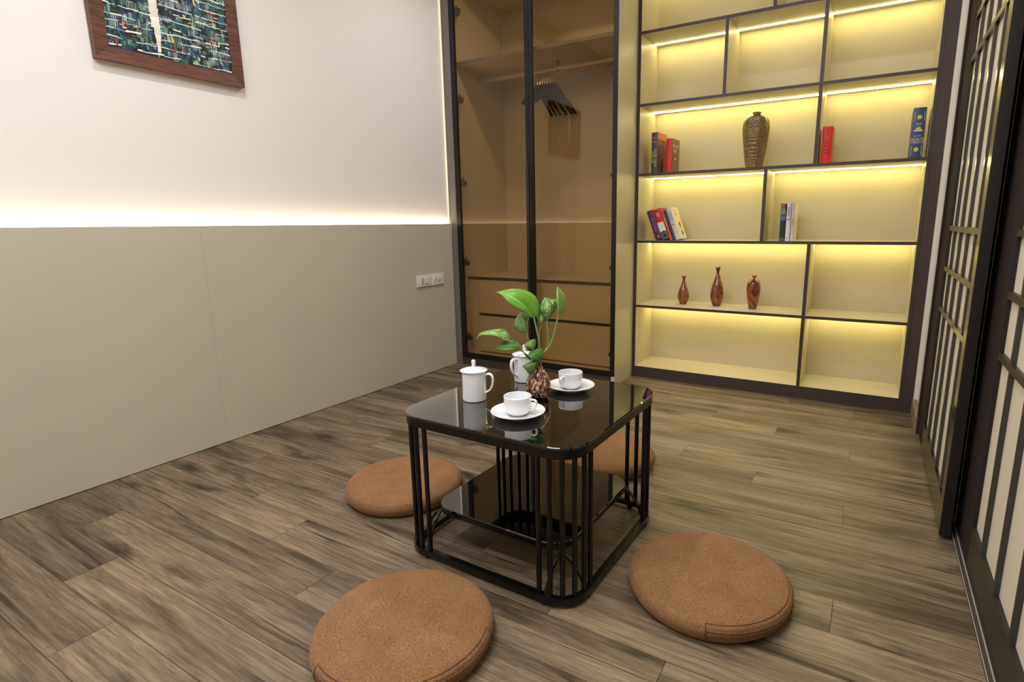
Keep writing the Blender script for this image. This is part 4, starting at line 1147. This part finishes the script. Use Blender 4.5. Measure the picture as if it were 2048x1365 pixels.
LM = {'bright': leaf_mat('leaf_bright', (112, 164, 52), (206, 214, 120), 0.64, 1.0),
      'varieg': leaf_mat('leaf_variegated', (84, 136, 48), (232, 230, 168), 0.52, 3.0),
      'pale': leaf_mat('leaf_pale', (112, 150, 80), (204, 212, 150), 0.53, 5.0),
      'dark': leaf_mat('leaf_dark', (72, 112, 42), (140, 166, 76), 0.64, 7.0),
      'right': leaf_mat('leaf_light', (136, 176, 88), (190, 210, 132), 0.56, 9.0)}
M_stem = mat('leaf_stalk', (128, 160, 84), 0.4)
PLM = Vector((VX, VY, ZC + 0.109))
PL = thing('pothos_plant', 'green and cream variegated pothos cutting standing in the small glazed vase', 'plant', (VX, VY, ZC + 0.086))
def pp(cx, cy, w=0.0):
    """point given as offsets (measured across, up) from the vase mouth, w = towards the room"""
    px = cx / 6.825 + 940; py = cy / 6.825 + 560
    u = (px - 1081) * 0.001455; v = (722 - py) * 0.001455
    # sizes shrink as the leaf comes nearer to the viewer
    k = 1 - w / 1.62
    return PLM + RV * (u * k) + Vector((0, 0, v * k)) + FV * w
def make_leaf(mid, left, right, mt, fold=0.0, nseg=14, curl=0.0):
    """mid / left / right: lists of 3-D points from base to tip (same ends)"""
    Mc, Lc, Rc = [bez(p, 8) for p in (mid, left, right)]
    def samp(c_, t):
        f = t * (len(c_) - 1); i = min(int(f), len(c_) - 2); return c_[i].lerp(c_[i + 1], f - i)
    bm = NB(); uvl = bm.loops.layers.uv.new('UVMap'); nc = 8; grid = []
    for i in range(nseg + 1):
        t_ = i / nseg; m_, l_, r_ = samp(Mc, t_), samp(Lc, t_), samp(Rc, t_)
        row = []
        for j in range(nc + 1):
            s = j / nc
            if s < 0.5: p = l_.lerp(m_, s * 2); q_ = 1 - s * 2
            else: p = m_.lerp(r_, (s - 0.5) * 2); q_ = (s - 0.5) * 2
            bulge = math.sin(PI * q_) * fold * math.sin(PI * min(1, t_ * 1.05))
            p = p + FV * bulge
            row.append((bm.verts.new(p), (t_, s)))
        grid.append(row)
    for i in range(nseg):
        for j in range(nc):
            q4 = [grid[i][j], grid[i + 1][j], grid[i + 1][j + 1], grid[i][j + 1]]
            f = bm.faces.new([a[0] for a in q4])
            for lp, a in zip(f.loops, q4): lp[uvl].uv = a[1]
    bm.transform(origin_of(PL).inverted())
    me = bpy.data.meshes.new('leaf'); bm.to_mesh(me); bm.free()
    me.materials.append(mt); me.polygons.foreach_set('use_smooth', [True] * len(me.polygons))
    o = bpy.data.objects.new('leaf', me); C.objects.link(o); o.parent = PL
    so = o.modifiers.new('thickness', 'SOLIDIFY'); so.thickness = 0.0005
    return o
def stalk(pts, r0=0.0022, r1=0.0013):
    P = bez(pts, 7); n = len(P)
    bm = NB(); tube(bm, P, [r0 + (r1 - r0) * i / (n - 1) for i in range(n)], 8)
    obj('stalk', bm, M_stem, PL, world=True, smooth=True)
mouth = pp(955, 1090, 0.0); inside = pp(955, 1235, 0.0)
# L1 big leaf
make_leaf([pp(915, 478, .012), pp(800, 330, .020), pp(640, 205, .030), pp(430, 140, .018)],
          [pp(915, 478, .012), pp(990, 500, .008), pp(1003, 370, .0), pp(940, 225, -.004), pp(800, 135, .0), pp(620, 110, .010), pp(430, 140, .018)],
          [pp(915, 478, .012), pp(880, 490, .020), pp(820, 400, .034), pp(720, 352, .040), pp(580, 262, .040), pp(500, 165, .028), pp(430, 140, .018)], LM['bright'], 0.006)
stalk([inside, mouth, pp(990, 900, .006), pp(960, 700, .012), pp(915, 478, .012)], 0.0026, 0.0021)
# L2 right upright leaf
make_leaf([pp(1240, 470, .010), pp(1238, 380, .016), pp(1230, 240, .018), pp(1232, 92, .006)],
          [pp(1240, 470, .010), pp(1234, 400, .002), pp(1216, 260, -.004), pp(1215, 170, .0), pp(1232, 92, .006)],
          [pp(1240, 470, .010), pp(1275, 485, -.002), pp(1325, 440, -.014), pp(1345, 300, -.018), pp(1300, 180, -.008), pp(1232, 92, .006)], LM['right'], 0.004)
stalk([inside, mouth, pp(1010, 1020, .0), pp(1120, 890, .004), pp(1190, 690, .008), pp(1240, 465, .010)], 0.0028, 0.0018)
# L3 variegated leaf
make_leaf([pp(1098, 520, .004), pp(1105, 440, .012), pp(1100, 350, .010), pp(1062, 252, -.010)],
          [pp(1098, 520, .004), pp(1050, 490, .000), pp(998, 400, -.006), pp(1020, 330, -.010), pp(1062, 252, -.010)],
          [pp(1098, 520, .004), pp(1160, 490, -.006), pp(1228, 380, -.018), pp(1222, 300, -.020), pp(1150, 278, -.014), pp(1062, 252, -.010)], LM['varieg'], 0.005)
stalk([inside, mouth, pp(1065, 960, -.004), pp(1102, 850, -.004), pp(1098, 690, .0), pp(1085, 590, .002), pp(1098, 520, .004)], 0.0022, 0.0015)
# L4 small leaf
make_leaf([pp(1012, 615, -.002), pp(1015, 560, .004), pp(1010, 510, .002), pp(1000, 470, -.006)],
          [pp(1012, 615, -.002), pp(975, 560, -.004), pp(940, 492, -.010), pp(1000, 470, -.006)],
          [pp(1012, 615, -.002), pp(1060, 560, -.010), pp(1082, 520, -.014), pp(1060, 480, -.012), pp(1000, 470, -.006)], LM['varieg'], 0.002)
stalk([inside, mouth, pp(985, 900, -.002), pp(985, 740, -.004), pp(1012, 615, -.002)], 0.0018, 0.0012)
# L5 squarish leaf
make_leaf([pp(815, 708, .006), pp(790, 620, .012), pp(770, 530, .010), pp(750, 445, -.004)],
          [pp(815, 708, .006), pp(730, 690, .004), pp(655, 620, .0), pp(668, 540, -.002), pp(715, 462, -.006), pp(750, 445, -.004)],
          [pp(815, 708, .006), pp(828, 650, .000), pp(838, 560, -.006), pp(862, 480, -.012), pp(800, 452, -.010), pp(750, 445, -.004)], LM['pale'], 0.004)
stalk([inside, mouth, pp(905, 950, .002), pp(850, 820, .004), pp(815, 708, .006)], 0.002, 0.0014)
# L6 long drooping leaf
make_leaf([pp(585, 775, .030), pp(500, 680, .030), pp(320, 665, .030), pp(200, 685, .032), pp(140, 757, .034)],
          [pp(585, 775, .030), pp(590, 720, .018), pp(520, 642, .012), pp(350, 645, .016), pp(210, 668, .026), pp(140, 757, .034)],
          [pp(585, 775, .030), pp(540, 775, .040), pp(450, 710, .046), pp(330, 690, .042), pp(210, 694, .038), pp(140, 757, .034)], LM['varieg'], 0.003)
stalk([inside, mouth, pp(860, 1030, .010), pp(740, 930, .020), pp(650, 850, .026), pp(585, 775, .030)], 0.0022, 0.0015)
# L7 dark horizontal leaf
make_leaf([pp(728, 855, .026), pp(620, 835, .036), pp(500, 850, .040), pp(398, 878, .038)],
          [pp(728, 855, .026), pp(690, 800, .014), pp(600, 776, .012), pp(500, 790, .020), pp(398, 878, .038)],
          [pp(728, 855, .026), pp(690, 885, .044), pp(600, 888, .052), pp(490, 888, .050), pp(398, 878, .038)], LM['dark'], 0.003)
stalk([inside, mouth, pp(840, 1040, .014), pp(790, 985, .020), pp(728, 855, .026)], 0.0024, 0.0015)
# L8 small round pale leaf
make_leaf([pp(888, 930, .012), pp(870, 880, .016), pp(865, 840, .014), pp(905, 795, .004)],
          [pp(888, 930, .012), pp(830, 905, .010), pp(785, 882, .008), pp(825, 835, .004), pp(905, 795, .004)],
          [pp(888, 930, .012), pp(925, 905, .004), pp(938, 850, .0), pp(928, 805, .0), pp(905, 795, .004)], LM['pale'], 0.002)
stalk([inside, mouth, pp(905, 1000, .008), pp(888, 930, .012)], 0.0018, 0.0013)
# L9 dark leaf lying over the mouth
make_leaf([pp(1050, 985, .014), pp(980, 960, .026), pp(900, 965, .034), pp(822, 978, .034)],
          [pp(1050, 985, .014), pp(1010, 915, .004), pp(930, 920, .012), pp(860, 945, .022), pp(822, 978, .034)],
          [pp(1050, 985, .014), pp(1000, 1045, .030), pp(930, 1050, .042), pp(860, 1005, .044), pp(822, 978, .034)], LM['dark'], 0.004)
stalk([inside, mouth, pp(990, 1040, .012), pp(1050, 985, .014)], 0.002, 0.0014)
# L10 leaf hanging down over the vase shoulder
make_leaf([pp(965, 1035, .030), pp(905, 1080, .040), pp(840, 1110, .044), pp(750, 1125, .040)],
          [pp(965, 1035, .030), pp(900, 1050, .032), pp(820, 1090, .034), pp(750, 1125, .040)],
          [pp(965, 1035, .030), pp(935, 1110, .042), pp(880, 1225, .046), pp(835, 1215, .048), pp(800, 1165, .046), pp(750, 1125, .040)], LM['dark'], 0.003)
stalk([inside, mouth, pp(965, 1060, .018), pp(965, 1035, .030)], 0.002, 0.0014)
# L11 leaf seen edge-on
make_leaf([pp(800, 985, .020), pp(720, 990, .026), pp(640, 1035, .030), pp(575, 1106, .034)],
          [pp(800, 985, .020), pp(730, 972, .034), pp(645, 1018, .042), pp(575, 1106, .034)],
          [pp(800, 985, .020), pp(735, 1004, .012), pp(650, 1042, .018), pp(575, 1106, .034)], LM['dark'], 0.001)
stalk([inside, mouth, pp(880, 1060, .010), pp(800, 985, .020)], 0.002, 0.0015)
make_leaf([pp(870, 1080, .014), pp(840, 1030, .020), pp(815, 1000, .022), pp(790, 965, .022)],
          [pp(870, 1080, .014), pp(825, 1040, .014), pp(800, 1000, .014), pp(790, 965, .022)],
          [pp(870, 1080, .014), pp(868, 1030, .024), pp(850, 990, .026), pp(790, 965, .022)], LM['dark'], 0.001)

print('objects', len(bpy.data.objects))
